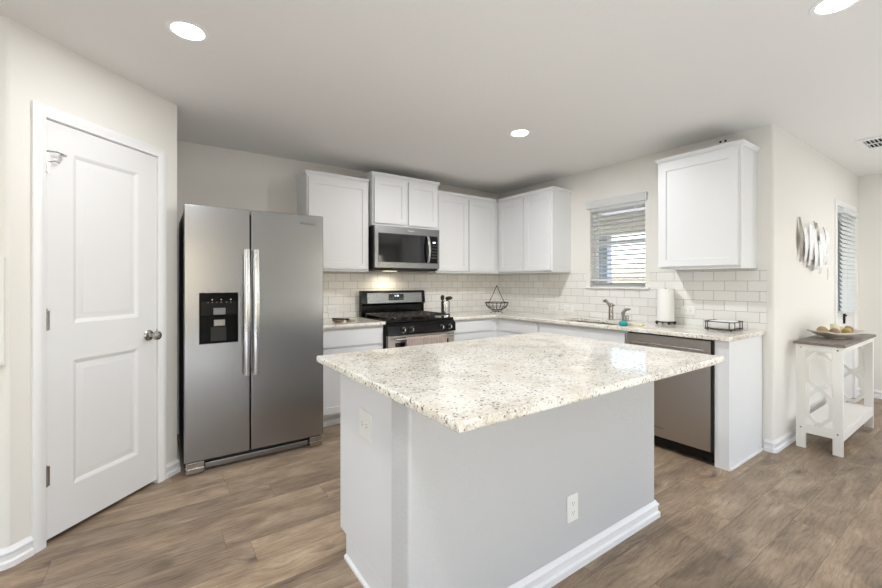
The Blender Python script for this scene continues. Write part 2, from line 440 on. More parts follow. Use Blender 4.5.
def struct(mb, name, mat, smooth=28):
    o = mb.build(name, mat, None, smooth); o['kind'] = 'structure'; return o
def struct_empty(name, loc):
    o = bpy.data.objects.new(name, None); COL.objects.link(o); o.location = loc
    ROOTM[o.name] = Matrix.Translation(loc); o['kind'] = 'structure'; return o
def frame(o, u, v, w_):
    M = Matrix.Identity(4)
    for i, a in enumerate((u, v, w_)):
        for k in range(3): M[k][i] = a[k]
    for k in range(3): M[k][3] = o[k]
    return M
def facing_y(y): return frame((0, y, 0), (1, 0, 0), (0, 0, 1), (0, -1, 0))       # u = world x, v = z, w = -y
def facing_x(x): return frame((x, 0, 0), (0, -1, 0), (0, 0, 1), (-1, 0, 0))      # u = -world y, v = z, w = -x
def text_mesh(txt, size, name, mat, parent, M, depth=0.0006, bold=False):
    c = bpy.data.curves.new('lettering', 'FONT'); c.body = txt; c.size = size; c.extrude = depth; c.align_x = 'CENTER'; c.align_y = 'CENTER'
    o = bpy.data.objects.new('lettering', c); COL.objects.link(o)
    me = bpy.data.meshes.new_from_object(o.evaluated_get(bpy.context.evaluated_depsgraph_get()))
    bpy.data.objects.remove(o)
    me.transform(world_of(parent).inverted() @ M); me.name = name
    r = bpy.data.objects.new(name, me); COL.objects.link(r); r.parent = parent
    me.materials.clear(); me.materials.append(MATS[mat]); return r
def copy_tree(o, parent=None):
    c = o.copy(); COL.objects.link(c)
    if parent is not None: c.parent = parent
    for ch in list(o.children): copy_tree(ch, c)
    return c

# ------------------------------------------------------------------ room shell
H = 2.44
RW = 0.115
P1 = (-3.6385, -0.7917); P2 = (-4.2877, -1.4409)
XL, XR, YB = -8.0, 2.678, -8.5
struct(MB().box(XL - .2, XR + .2, YB - .2, 0.2, -0.06, 0.0), 'floor', 'plank_floor')
struct(MB().box(XL - .2, XR + .2, YB - .2, 0.2, H, H + 0.1), 'ceiling', 'ceiling_paint')
struct(MB().box(XL - .115, RW, 0.0, RW, 0, H), 'wall_back', 'wall_paint')

def arc(cx, cy, r, a0, a1, n=6):
    return [(cx + r * math.cos(math.radians(a0 + (a1 - a0) * k / n)), cy + r * math.sin(math.radians(a0 + (a1 - a0) * k / n))) for k in range(n + 1)]
# right wall with the kitchen window opening
WY0, WY1, WZ0, WZ1 = -1.990, -1.400, 1.213, 2.045
mb = MB()
mb.box(0, RW, WY1, 0.0, 0, H); mb.box(0, RW, WY0, WY1, 0, WZ0); mb.box(0, RW, WY0, WY1, WZ1, H)
r_ = 0.018; cy_ = -2.9595 + r_
mb.prism([(0, WY0), (RW, WY0), (RW, -2.9595)] + arc(r_, cy_, r_, 270, 180), 0, H)
struct(mb, 'wall_right', 'wall_paint', 30)
# dining wall with the glazed door
DX0, DX1, DZ1 = 1.735, 2.465, 2.02
mb = MB()
mb.box(RW, DX0, -2.9595, -2.9595 + RW, 0, H); mb.box(DX1, XR + .1, -2.9595, -2.9595 + RW, 0, H); mb.box(DX0, DX1, -2.9595, -2.9595 + RW, DZ1, H)
struct(mb, 'wall_dining', 'wall_paint')
# far wall with tall window opening, beyond the right edge of the picture
mb = MB(); T = XR + 0.115
mb.box(XR, T, -4.8, -2.9595, 0, H); mb.box(XR, T, YB, -6.7, 0, H); mb.box(XR, T, -6.7, -4.8, 0, .4); mb.box(XR, T, -6.7, -4.8, 2.2, H)
struct(mb, 'wall_far', 'wall_paint')
mb = MB(); T = YB - 0.115
for a, b in ((XL, -5.4), (-3.0, -0.2), (2.2, XR)): mb.box(a, b, T, YB, 0, H)
for a, b in ((-5.4, -3.0), (-0.2, 2.2)): mb.box(a, b, T, YB, 0, .55); mb.box(a, b, T, YB, 2.15, H)
struct(mb, 'wall_rear', 'wall_paint')
mb = MB()
mb.box(XL - .115, XL, YB, -5.75, 0, H); mb.box(XL - .115, XL, -3.45, 0.0, 0, H); mb.box(XL - .115, XL, -5.75, -3.45, 0, .55); mb.box(XL - .115, XL, -5.75, -3.45, 2.15, H)
struct(mb, 'wall_left', 'wall_paint')

# corner pantry walls: alcove return, diagonal with the door, left wall
s2 = math.sqrt(0.5)
dirD = Vector((-s2, -s2, 0)); nrmD = Vector((s2, -s2, 0))
LD = 0.9181
tn = math.tan(math.radians(22.5))
def D(along, off=0.0): p = Vector((*P1, 0)) + dirD * along + nrmD * off; return (p.x, p.y)
DA0, DA1 = 0.150, 0.781            # door opening along the wall
struct(MB().prism([(-3.6385, 0), P1, (-3.6385 - RW, P1[1] + RW * tn), (-3.6385 - RW, 0)], 0, H), 'wall_alcove', 'wall_paint')
mb = MB()
mb.prism([P1, D(DA0), D(DA0, -RW), D(RW * tn, -RW)], 0, H)
mb.prism([D(DA1), D(LD - .006), D(LD - .006, -RW), D(DA1, -RW)], 0, H)
mb.prism([D(DA0), D(DA1), D(DA1, -RW), D(DA0, -RW)], 2.055, H)
struct(mb, 'wall_pantry', 'wall_paint')
# rounded corner piece joins the left wall
cR = 0.03; t_ = cR * tn
pA = D(LD - t_); cx_, cy2 = D(LD - t_, -cR)
struct(MB().prism(arc(cx_, cy2, cR, -45, -90, 6) + [(XL, P2[1]), (XL, P2[1] + RW), (P2[0] - RW * tn, P2[1] + RW), D(LD - t_, -RW)], 0, H), 'wall_pantry_left', 'wall_paint', 30)

# baseboards
BPROF = [(0, 0), (.019, 0), (.019, .026), (.0105, .034), (.0105, .056), (.015, .062), (.015, .070), (.007, .078), (.003, .088), (0, .088)]
def sweep(mb, path, prof=BPROF, side=1, z=0.0):
    """profile swept along a plan path with mitred corners; side=1: projects to the right of travel"""
    pts = [Vector((*p, 0)) for p in path]; rings = []
    for i, p in enumerate(pts):
        ds = []
        if i > 0: ds.append((p - pts[i - 1]).normalized())
        if i < len(pts) - 1: ds.append((pts[i + 1] - p).normalized())
        ns = [Vector((d.y, -d.x, 0)) * side for d in ds]
        nn = ns[0] if len(ns) == 1 else (ns[0] + ns[1]) / (1 + ns[0].dot(ns[1]))
        rings.append([p + nn * d + Vector((0, 0, z + h)) for d, h in prof])
    return mb.ring_loft(rings)
EPS = 0.0004
CAS = 0.056
struct(sweep(MB(), [(-3.6385 + EPS, -0.02), (-3.6385 + EPS, P1[1]), D(DA0 - CAS + .004, EPS)], side=-1), 'baseboard_alcove', 'trim_white')
struct(sweep(MB(), [D(DA1 + CAS - .004, EPS), D(LD - .012, EPS), (P2[0] - .012, P2[1] - EPS), (XL, P2[1] - EPS)], side=-1), 'baseboard_pantry', 'trim_white')
struct(sweep(MB(), [(-EPS, -2.905), (-EPS, -2.9595 + .008), (.010, -2.9595 - EPS), (DX0 - CAS, -2.9595 - EPS)], side=1), 'baseboard_dining', 'trim_white')
struct(sweep(MB(), [(DX1 + CAS, -2.9595 - EPS), (XR - EPS, -2.9595 - EPS), (XR - EPS, YB)], side=1), 'baseboard_far', 'trim_white')

# ---- pantry door
d1 = struct_empty('door_1', (*D(0.465), 0))
MD = frame((*P1, 0), tuple(-dirD), (0, 0, 1), tuple(nrmD))          # u runs from left to right as seen: u = -along
LA0, LA1 = 0.157, 0.774
mb = MB()
pu0, pu1 = -0.648, -0.283
mb.panel(-LA1, -LA0, 0.024, 2.046, 0.035, [(pu0, pu1, 1.055, 1.915), (pu0, pu1, 0.235, 0.868)],
         [(0.006, 0.002), (0.020, 0.010), (0.030, 0.010), (0.052, 0.0035)], MD @ Matrix.Translation((0, 0, -0.036)))
leaf = mb.build('door_leaf', 'door_white', d1, 25)
# jambs and casing
mb = MB()
for a, b in ((DA0 - .002, LA0 - .003), (LA1 + .003, DA1 + .002)):
    mb.prism([D(a, .001), D(b, .001), D(b, -RW), D(a, -RW)], 0, 2.055)
mb.prism([D(DA0, .001), D(DA1, .001), D(DA1, -RW), D(DA0, -RW)], 2.049, 2.056)
mb.build('jamb', 'trim_white', d1)
CP = [(0, 0), (.010, 0), (.013, .006), (.013, .016), (.016, .022), (.016, .046), (.012, .056), (0, .056)]   # (out, across) from the opening edge outwards
def casing(o, name, uu0, uu1, vv1, M, parent):
    """mitred U of casing around an opening; u runs along the wall, w out of it"""
    mb = MB()
    rings = []
    for (u, v, su, sv) in ((uu0, 0, -1, 0), (uu0, vv1, -1, 1), (uu1, vv1, 1, 1), (uu1, 0, 1, 0)):
        rings.append([M @ Vector((u + su * ac, v + sv * ac, out_ + EPS)) for out_, ac in CP])
    mb.ring_loft(rings); return mb.build(name, 'trim_white', parent)
casing(None, 'casing', -(DA1 - .004), -(DA0 + .004), 2.052, MD, d1)
# dark room behind the pantry door
def dbox(mb, u0, u1, v0, v1, w0, w1, bev=0.0):
    t = MB(); t.box(u0, u1, v0, v1, w0, w1, bev); t.xf(MD)
    me = bpy.data.meshes.new('t'); t.bm.to_mesh(me); mb.bm.from_mesh(me); t.bm.free(); bpy.data.meshes.remove(me); return mb
for z in (1.84, 1.08, 0.33):
    h = MB(); dbox(h, -.7765, -.757, z - .047, z + .047, 0.0005, .003)
    h.cyl(MD @ Vector((-.7755, z - .047, .006)), MD @ Vector((-.7755, z + .047, .006)), .0065, n=12)
    h.ball(MD @ Vector((-.7755, z + .052, .006)), .006, n=10)
    tag(h.build('hinge', 'nickel', d1))
k = MB(); c = MD @ Vector((-.215, .937, 0)); q = nrmD.to_track_quat('Z', 'Y').to_matrix().to_4x4()
k.lathe([(0, -.001), (.032, -.001), (.033, .004), (.028, .010), (.014, .014), (.0115, .020), (.0115, .034), (.018, .040), (.026, .050), (.028, .060), (.025, .070), (.014, .077), (0, .078)], c, 24, q)
k.build('door_knob', 'nickel', leaf)
k = MB(); dbox(k, -.160, -.1555, .905, .968, -.012, .0035); dbox(k, -.168, -.156, .922, .952, -.006, .004)
k.build('latch_plate', 'nickel', leaf)
# hinge pin stop on the top hinge
hs = MB()
hs.tube([MD @ Vector(p) for p in ((-.775, 1.892, .008), (-.74, 1.895, .026), (-.695, 1.890, .020))], .0032, 8)
hs.cyl(MD @ Vector((-.712, 1.885, .030)), MD @ Vector((-.704, 1.895, .004)), .007, n=12)
hs.tube([MD @ Vector(p) for p in ((-.770, 1.842, .007), (-.745, 1.85, .02), (-.722, 1.848, .012))], .0028, 8)
hs.build('hinge_pin_stop', 'nickel', d1)
# ---- kitchen window
win = struct_empty('window_1', (0.06, -1.695, WZ0))
mb = MB(); fx0, fx1 = 0.062, 0.108
fw = .032
mb.box(fx0, fx1, WY0, WY0 + fw, WZ0, WZ1); mb.box(fx0, fx1, WY1 - fw, WY1, WZ0, WZ1)
mb.box(fx0, fx1, WY0 + fw, WY1 - fw, WZ0, WZ0 + .045); mb.box(fx0, fx1, WY0 + fw, WY1 - fw, WZ1 - .035, WZ1)
mb.build('window_frame', 'sash_white', win)
mb = MB(); zc = 1.665
mb.box(.066, .100, WY0 + fw, WY1 - fw, zc - .022, zc + .022)
mb.build('meeting_rail', 'sash_white', win)
MB().box(.086, .090, WY0 + fw, WY1 - fw, WZ0 + .045, WZ1 - .035).build('window_pane', 'window_glass', win, 0)
sl = MB().box(-.034, RW - .005, -2.036, -1.352, 1.1955, WZ0, .004); 
sl.build('window_sill', 'trim_white', win)
# rear windows (behind the camera)
for i, (a, b) in enumerate(((-5.4, -3.0), (-0.2, 2.2))):
    wn_ = struct_empty('window_%d' % (i + 2), ((a + b) / 2, YB - .05, .55)); mb = MB(); y0, y1 = YB - .10, YB - .03
    for x in (a, (a + b) / 2 - .03, b - .06): mb.box(x, x + .06, y0, y1, .55, 2.15)
    for z in (.55, 1.33, 2.09): mb.box(a, b, y0 + .001, y1 - .001, z, z + .06)
    mb.build('window_frame', 'sash_white', wn_)
    MB().box(a, b, YB - .07, YB - .066, .55, 2.15).build('window_pane', 'window_glass', wn_, 0)
wn_ = struct_empty('window_4', (XR + .05, -5.75, .4)); mb = MB()
for y in (-6.7, -5.78, -4.86): mb.box(XR + .03, XR + .1, y, y + .06, .4, 2.2)
for z in (.4, 2.14): mb.box(XR + .031, XR + .099, -6.7, -4.8, z, z + .06)
mb.build('window_frame', 'sash_white', wn_)
MB().box(XR + .066, XR + .07, -6.7, -4.8, .4, 2.2).build('window_pane', 'window_glass', wn_, 0)

wn_ = struct_empty('window_5', (XL - .05, -4.6, .55)); mb = MB()  # unseen window, added to let light in from the left
for y in (-5.75, -4.63, -3.51): mb.box(XL - .10, XL - .03, y, y + .06, .55, 2.15)
for z in (.55, 1.33, 2.09): mb.box(XL - .099, XL - .031, -5.75, -3.45, z, z + .06)
mb.build('window_frame', 'sash_white', wn_)
MB().box(XL - .07, XL - .066, -5.75, -3.45, .55, 2.15).build('window_pane', 'window_glass', wn_, 0)

# ---- glazed dining door
d2 = struct_empty('door_2', ((DX0 + DX1) / 2, -2.92, 0))
mb = MB(); yf = -2.9595
mb.box(DX0, DX0 + .018, yf, yf + RW, 0, DZ1); mb.box(DX1 - .018, DX1, yf, yf + RW, 0, DZ1); mb.box(DX0 + .018, DX1 - .018, yf, yf + RW, DZ1 - .018, DZ1)
mb.build('jamb', 'trim_white', d2)
casing(None, 'casing', DX0 + .004, DX1 - .004, DZ1 + .002, facing_y(yf), d2)
a, b = DX0 + .021, DX1 - .021; la, lb, lz0, lz1 = a + .09, b - .09, .965, 1.90
mb = MB(); y0, y1 = yf + .004, yf + .046
mb.box(a, la, y0, y1, .012, 1.998); mb.box(lb, b, y0, y1, .012, 1.998); mb.box(la, lb, y0, y1, .012, lz0); mb.box(la, lb, y0, y1, lz1, 1.998)
mb.build('door_leaf', 'door_white', d2)
MB().box(la, lb, yf + .026, yf + .030, lz0, lz1).build('door_pane', 'window_glass', d2, 0)
mb = MB(); mb.box(2.036, 2.060, yf - .012, yf + .0038, .835, .945, .004); mb.cyl((2.048, yf - .012, .92), (2.048, yf - .022, .92), .008)
mb.build('door_handle', 'black_matte', d2)

# ------------------------------------------------------------------ outside the kitchen window
struct(MB().box(0.5, 30, -9, 14, -.25, -.15), 'ground', 'bounce_ground')
f = thing('wooden_fence', 'tan board privacy fence seen through the kitchen window', 'fence', (8.0, 1.5, -.15))
mb = MB()
for k in range(96):
    y = -7 + k * .2; mb.box(8.0, 8.025, y, y + .192, -.15, 1.68)
mb.build('board_panel', 'fence_wood', f)
for z in (.15, 1.3): MB().box(8.026, 8.07, -7, 12.2, z, z + .09).build('rail', 'fence_wood', f)
f = thing('patio_cover', 'cream covered patio roof outside the kitchen window', 'patio cover', (2.0, 0.0, 2.35))
MB().box(.14, 3.6, -2.4, 4.4, 2.62, 2.72).build('roof_deck', 'patio_cream', f)
MB().box(3.42, 3.6, -2.4, 4.4, 2.16, 2.62).build('beam', 'patio_cream', f)
solo(MB().box(3.43, 3.59, .62, .86, -.15, 2.159), 'patio_post', 'patio_post_grey', 'grey patio roof post seen through the kitchen window', 'post', (3.51, .74, -.15))

# ------------------------------------------------------------------ tiled backsplash
YT = 0.009
def split_box(u0, u1, v0, v1): pass
mb = MB(); mb.box(-3.0, -YT, -YT, -EPS, .8975, 1.362); mb.build('wall_tile_back', 'tile_x')['kind'] = 'structure'
mb = MB()
mb.box(-YT, -EPS, -1.351, -EPS, .8975, 1.362); mb.box(-YT, -EPS, -2.037, -1.351, .8975, 1.195); mb.box(-YT, -EPS, -2.918, -2.037, .8975, 1.362)
mb.build('wall_tile_right', 'tile_y')['kind'] = 'structure'

# ------------------------------------------------------------------ cabinets
SHAKER = [(0.0015, 0.008), (0.002, 0.008)]
ST = 0.057
def shaker(mb, u0, u1, v0, v1, M, th=.019, st=ST):
    return mb.panel(u0, u1, v0, v1, th, [(u0 + st, u1 - st, v0 + st, v1 - st)], SHAKER, M)
CROWN = [(0, 0), (.006, 0), (.009, .006), (.017, .020), (.019, .024), (.019, .030), (0, .030)]
def wall_cabinet(label, face, u0, u1, depth, z0, z1, doors, crown_sides, body_u=None):
    """face 'y' hangs on the back wall (u = x), 'x' on the right wall (u = -y)"""
    M0 = facing_y(0) if face == 'y' else facing_x(0)
    c = M0 @ Vector(((u0 + u1) / 2, z0, 0.0))
    t = thing('wall_cabinet', label, 'cabinet', c, 'white wall cabinets')
    b0, b1 = body_u or (u0, u1)
    mb = MB().box(b0, b1, z0, z1, EPS if z1 < 1.2 or True else 0, depth).xf(M0); mb.build('body', 'cabinet_white', t)
    Mf = M0 @ Matrix.Translation((0, 0, depth + .0008))
    for a, b in doors:
        mb = MB(); shaker(mb, a, b, z0 + .022, z1 - .028, Mf); mb.build('door', 'cabinet_white', t, 25)
    # crown moulding: path in plan
    d = depth
    path = []
    if 'l' in crown_sides: path.append((u0, EPS))
    path += [(u0, d), (u1, d)]
    if 'r' in crown_sides: path.append((u1, EPS))
    pw = [M0 @ Vector((u, 0, w_)) for u, w_ in path]
    mb = sweep(MB(), [(p.x, p.y) for p in pw], CROWN, 1 , z1 - .002)
    mb.build('crown', 'cabinet_white', t)
    return t
wall_cabinet('single-door white wall cabinet between the refrigerator and the microwave', 'y', -2.640, -2.032, .308, 1.366, 2.248, [(-2.625, -2.047)], 'l', None)
wall_cabinet('short two-door white wall cabinet directly above the microwave', 'y', -2.016, -1.240, .365, 1.826, 2.318, [(-2.001, -1.640), (-1.616, -1.255)], 'lr')
wall_cabinet('two-door white wall cabinet right of the microwave, on the range wall', 'y', -1.222, -.340, .308, 1.366, 2.248, [(-1.207, -.789), (-.767, -.360)], '', (-1.222, -.0102))
wall_cabinet('two-door white wall cabinet left of the window, meeting the room corner', 'x', .340, 1.160, .308, 1.366, 2.248, [(.362, .752), (.776, 1.145)], 'r', (.310, 1.160))
wall_cabinet('single-door white wall cabinet hanging alone right of the window', 'x', 2.268, 2.858, .308, 1.366, 2.255, [(2.283, 2.843)], 'lr')

ZC0, ZC1 = 0.867, 0.897          # perimeter worktop
IC0, IC1 = 0.884, 0.914          # island slab
def base_cabinet(label, face, u0, u1, fronts, body_u=None, depth=.60, hollow=False):
    M0 = facing_y(0) if face == 'y' else facing_x(0)
    c = M0 @ Vector(((u0 + u1) / 2, 0, .3)); c.z = 0
    t = thing('base_cabinet', label, 'cabinet', c, 'white base cabinets')
    b0, b1 = body_u or (u0, u1)
    mb = MB()
    if hollow:
        p_ = .018; zt = ZC0 - .001
        mb.box(b0, b0 + p_, .105, zt, .011, depth); mb.box(b1 - p_, b1, .105, zt, .011, depth); mb.box(b0 + p_, b1 - p_, .105, .123, .011, depth)
        mb.box(b0 + p_, b1 - p_, .123, zt, depth - p_, depth); mb.box(b0 + p_, b1 - p_, .123, zt, .011, .017)
    else: mb.box(b0, b1, .105, ZC0 - .001, .011, depth)
    mb.xf(M0); mb.build('body', 'cabinet_white', t)
    MB().box(b0 + .001, b1 - .001, 0, .1045, .011, depth - .07).xf(M0).build('toe_kick', 'cabinet_white', t)
    Mf = M0 @ Matrix.Translation((0, 0, depth + .0008))
    for kind, a, b, v0, v1 in fronts:
        mb = MB()
        if kind == 'drawer': mb.box(a, b, v0, v1, 0, .019, .0015, 1).xf(Mf)
        else: shaker(mb, a, b, v0, v1, Mf)
        mb.build(kind, 'cabinet_white', t, 25)
    return t
base_cabinet('white base cabinet between the refrigerator and the range', 'y', -2.640, -2.020, [('drawer', -2.625, -2.035, .700, .846), ('door', -2.625, -2.035, .13, .680)])
base_cabinet('white base cabinet right of the range on the back wall', 'y', -1.232, -.64, [('drawer', -1.215, -.675, .730, .846), ('door', -1.215, -.675, .13, .710)], (-1.232, -.0102))
base_cabinet('white base cabinet in the corner below the wire fruit basket', 'x', .64, 1.238, [('drawer', .675, 1.222, .730, .846), ('door', .675, 1.222, .13, .710)], (.602, 1.238))
base_cabinet('wide white base cabinet under the sink', 'x', 1.241, 2.172, [('drawer', 1.256, 2.157, .700, .846), ('door', 1.256, 1.704, .13, .680), ('door', 1.710, 2.157, .13, .680)], hollow=True)
# finished end of the run
t = thing('end_panel', 'tall white panel closing the counter run beside the dishwasher', 'panel', (-.3, -2.85, 0))
MB().box(-.606, -.011, -2.892, -2.812, 0, ZC0 - .001, .0015, 1).build('panel', 'cabinet_white', t)
mb = MB(); mb.box(-.6065, -.011, -2.904, -2.8925, 0, .02, .004); mb.build('shoe_moulding', 'trim_white', t)
mb = MB(); mb.box(-.618, -.6065, -2.896, -2.808, 0, ZC0 - .001, .001, 1); mb.build('face_strip', 'cabinet_white', t)

# ------------------------------------------------------------------ worktops
solo(MB().box(-2.672, -2.0165, -.645, -.0095, ZC0, ZC1, .005), 'countertop', 'granite', 'short speckled granite worktop between refrigerator and range', 'countertop', (-2.34, -.33, ZC0), 'granite worktops')
# L-shaped worktop with the sink cut-out
SX0, SX1, SY0, SY1 = -.555, -.215, -2.02, -1.36
def rrect(x0, x1, y0, y1, r, n=5):
    return (arc(x1 - r, y1 - r, r, 0, 90, n) + arc(x0 + r, y1 - r, r, 90, 180, n) + arc(x0 + r, y0 + r, r, 180, 270, n) + arc(x1 - r, y0 + r, r, 270, 360, n))
def slab_with_hole(outer, hole, z0, z1):
    mb = MB(); bm = mb.bm
    def loop(pts, z): return [bm.verts.new((p[0], p[1], z)) for p in pts]
    res = []
    for z in (z0, z1):
        a, b = loop(outer, z), loop(hole, z)
        ea = [bm.edges.new((a[i], a[(i + 1) % len(a)])) for i in range(len(a))]
        eb = [bm.edges.new((b[i], b[(i + 1) % len(b)])) for i in range(len(b))]
        bmesh.ops.triangle_fill(bm, use_beauty=True, use_dissolve=False, edges=ea + eb)
        res.append((a, b))
    for k in (0, 1):
        lo, hi = res[0][k], res[1][k]; n = len(lo)
        for i in range(n): bm.faces.new([lo[i], lo[(i + 1) % n], hi[(i + 1) % n], hi[i]])
    return mb
outer = [(-.0095, -2.905), (-.0095, -.0095), (-1.236, -.0095), (-1.236, -.645), (-.645, -.645), (-.645, -2.905)]
o = solo(slab_with_hole(outer, rrect(SX0, SX1, SY0, SY1, .05), ZC0, ZC1), 'countertop', 'granite', 'long L-shaped speckled granite worktop holding the sink', 'countertop', (-.33, -1.6, ZC0), 'granite worktops')
bv = o.modifiers.new('edge', 'BEVEL'); bv.width = .005; bv.segments = 2; bv.limit_method = 'ANGLE'; bv.angle_limit = math.radians(50); bv.harden_normals = True

# sink bowl hangs below the cut-out
def ring_at(x0, x1, y0, y1, r, z): return [Vector((*p, z)) for p in rrect(x0, x1, y0, y1, r)]
t = thing('sink', 'stainless undermount sink below the window', 'sink', ((SX0 + SX1) / 2, (SY0 + SY1) / 2, .70))
rings = [ring_at(SX0 - .004, SX1 + .004, SY0 - .004, SY1 + .004, .05, ZC0 - .0008), ring_at(SX0 + .006, SX1 - .006, SY0 + .006, SY1 - .006, .05, .74), ring_at(SX0 + .03, SX1 - .03, SY0 + .03, SY1 - .03, .05, .705)]
inner = [ring_at(SX0 + .033, SX1 - .033, SY0 + .033, SY1 - .033, .047, .708), ring_at(SX0 + .009, SX1 - .009, SY0 + .009, SY1 - .009, .047, .742), ring_at(SX0 - .001, SX1 + .001, SY0 - .001, SY1 + .001, .047, ZC0 - .0008)]
mb = MB(); R = [[mb.bm.verts.new(p) for p in r] for r in rings + inner]
n_ = len(R[0])
for a, b in zip(R[:2], R[1:3]):
    for i in range(n_): mb.bm.faces.new([a[i], a[(i + 1) % n_], b[(i + 1) % n_], b[i]])
for a, b in zip(R[3:5], R[4:6]):
    for i in range(n_): mb.bm.faces.new([a[i], a[(i + 1) % n_], b[(i + 1) % n_], b[i]])
mb.bm.faces.new(R[2]); mb.bm.faces.new(R[3])
for i in range(n_): mb.bm.faces.new([R[5][i], R[5][(i + 1) % n_], R[0][(i + 1) % n_], R[0][i]])
mb.build('bowl', 'sink_steel', t)
MB().lathe([(0, 0), (.045, 0), (.045, .003), (.03, .002), (0, .001)], (-.36, -1.69, .7085)).build('drain', 'chrome', t)

# faucet
FX, FY = -.165, -1.745
t = thing('faucet', 'brushed nickel single-handle faucet standing behind the sink', 'faucet', (FX, FY, ZC1))
MB().lathe([(0, 0), (.031, 0), (.031, .006), (.023, .012), (.021, .10), (.022, .150), (.017, .163), (0, .167)], (FX, FY, ZC1 + .0003)).build('body', 'nickel', t)
MB().tube([(FX + .004, FY, ZC1 + .118), (FX - .045, FY - .004, ZC1 + .158), (FX - .10, FY - .008, ZC1 + .192), (FX - .118, FY - .009, ZC1 + .186)], [.015, .014, .014, .013], 12).build('spout', 'nickel', t)
MB().tube([(FX, FY - .012, ZC1 + .135), (FX + .002, FY - .026, ZC1 + .142), (FX + .003, FY - .038, ZC1 + .146)], [.010, .009, .008], 10).build('handle', 'nickel', t)
solo(MB().lathe([(0, 0), (.022, 0), (.022, .005), (.016, .01), (.015, .038), (.019, .043), (.019, .052), (0, .056)], (-.125, -1.885, ZC1 + .0003)), 'air_gap_cap', 'nickel', 'small nickel cap on the worktop right of the faucet', 'sink fitting', (-.125, -1.885, ZC1 + .0003))
# dish brush with teal reservoir
t = thing('dish_brush', 'upright dish brush with teal base and grey curved handle beside the sink', 'brush', (-.545, -2.10, ZC1))
MB().lathe([(0, 0), (.026, 0), (.034, .008), (.036, .022), (.030, .036), (.016, .044), (0, .046)], (-.545, -2.10, ZC1 + .0003)).build('base', 'teal_plastic', t)
MB().tube([(-.545, -2.10, ZC1 + .04), (-.545, -2.098, ZC1 + .075), (-.54, -2.095, ZC1 + .11), (-.525, -2.11, ZC1 + .135), (-.505, -2.14, ZC1 + .140)], [.011, .012, .016, .013, .007], 10).build('handle', 'plastic_grey', t)
solo(MB().box(-.48, -.41, -2.21, -2.10, ZC1 + .0003, ZC1 + .018, .004), 'sponge', 'sponge_yellow', 'pale yellowish sponge lying on the worktop right of the dish brush', 'sponge', (-.445, -2.155, ZC1 + .0003))

# ------------------------------------------------------------------ refrigerator
RX0, RX1, RY, RS = -3.605, -2.690, -.9115, -3.210
t = thing('refrigerator', 'tall stainless steel side-by-side refrigerator beside the pantry door', 'refrigerator', ((RX0 + RX1) / 2, -.5, 0))
MB().box(RX0 + .004, RX1 - .004, RY + .065, -.06, .03, 1.748, .004).build('body', 'appliance_side', t)
doors = []
for a, b in ((RX0, RS - .004), (RS + .004, RX1)):
    doors.append(MB().box(a, b, RY, RY + .058, .082, 1.772, .006, 3).build('door', 'stainless', t))
def fridge_handle(xc, parent):
    mb = MB(); pts = []; rings = []
    for k in range(13):
        f_ = k / 12; z = .62 + f_ * .87; bow = .012 * math.sin(math.pi * f_)
        wd = .021 - .002 * math.cos(2 * math.pi * f_)
        y = RY - .042 - bow
        rings.append([Vector((xc + wd * math.cos(a), y + .011 * math.sin(a), z)) for a in [2 * math.pi * j / 12 for j in range(12)]])
    mb.ring_loft(rings)
    for z in (.65, 1.46): mb.box(xc - .012, xc + .012, RY - .044, RY + .002, z - .018, z + .018, .003)
    mb.build('handle', 'stainless_handle', parent)
fridge_handle(-3.240, doors[0]); fridge_handle(-3.180, doors[1])
dx0, dx1, dz0, dz1 = -3.521, -3.289, .852, 1.192
Mf = facing_y(RY)
mb = MB(); mb.panel(dx0, dx1, dz0, dz1, .0095, [(dx0 + .008, dx1 - .008, dz0 + .012, 1.040)], [(.002, .0055), (.003, .0055)], Mf @ Matrix.Translation((0, 0, -.003)))
disp = mb.build('dispenser', 'dispenser_black', doors[0], 25)
MB().box(dx0 + .01, dx1 - .01, RY - .0080, RY - .0066, 1.042, 1.135, .0004, 1).build('control_strip', 'black_enamel', disp)
mb = MB(); mb.box(-3.440, -3.368, RY - .022, RY - .0068, 1.045, 1.090, .004); mb.build('ice_chute', 'plastic_grey', disp)
mb = MB(); mb.box(-3.438, -3.370, RY - .019, RY - .0011, .968, 1.012, .004); mb.build('paddle', 'chrome', disp)
mb = MB(); mb.box(-3.455, -3.362, RY - .014, RY - .0011, .868, .962, .003); mb.build('tray', 'black_matte', disp)
for x in (-3.470, -3.446, -3.42, -3.393, -3.36, -3.335):
    MB().cyl((x, RY - .0064, 1.128), (x, RY - .0088, 1.128), .0035, n=10).build('button', 'plastic_grey', disp)
for x in (-3.446, -3.393, -3.335):
    MB().cyl((x, RY - .0064, 1.146), (x, RY - .0088, 1.146), .0035, n=10).build('button', 'logo_light', disp)
text_mesh('Whirlpool', .028, 'logo', 'logo_grey', doors[1], frame((-2.812, RY - .0004, 1.704), (1, 0, 0), (0, 0, 1), (0, -1, 0)))
for a, b in ((RX0 + .01, RX0 + .115), (RX1 - .105, RX1 - .01)):
    ft = MB().box(a, b, RY - .002, RY + .12, .004, .045, .006).build('foot_cover', 'nickel', t)
    MB().box(a + .002, b - .002, RY + .004, RY + .1, .0455, .078, .003).build('hinge_cover', 'nickel', ft)
MB().box(RX0 + .118, RX1 - .108, RY + .035, RY + .060, .010, .052, .006).build('toe_grille', 'stainless', t)
MB().box(RX0 + .118, RX1 - .108, RY + .066, RY + .09, .02, .080).build('toe_recess', 'dark_gap', t)
for x in (RX0 + .03, RX1 - .08): MB().box(x, x + .05, -.16, -.10, 0, .0295).build('rear_foot', 'black_matte', t)

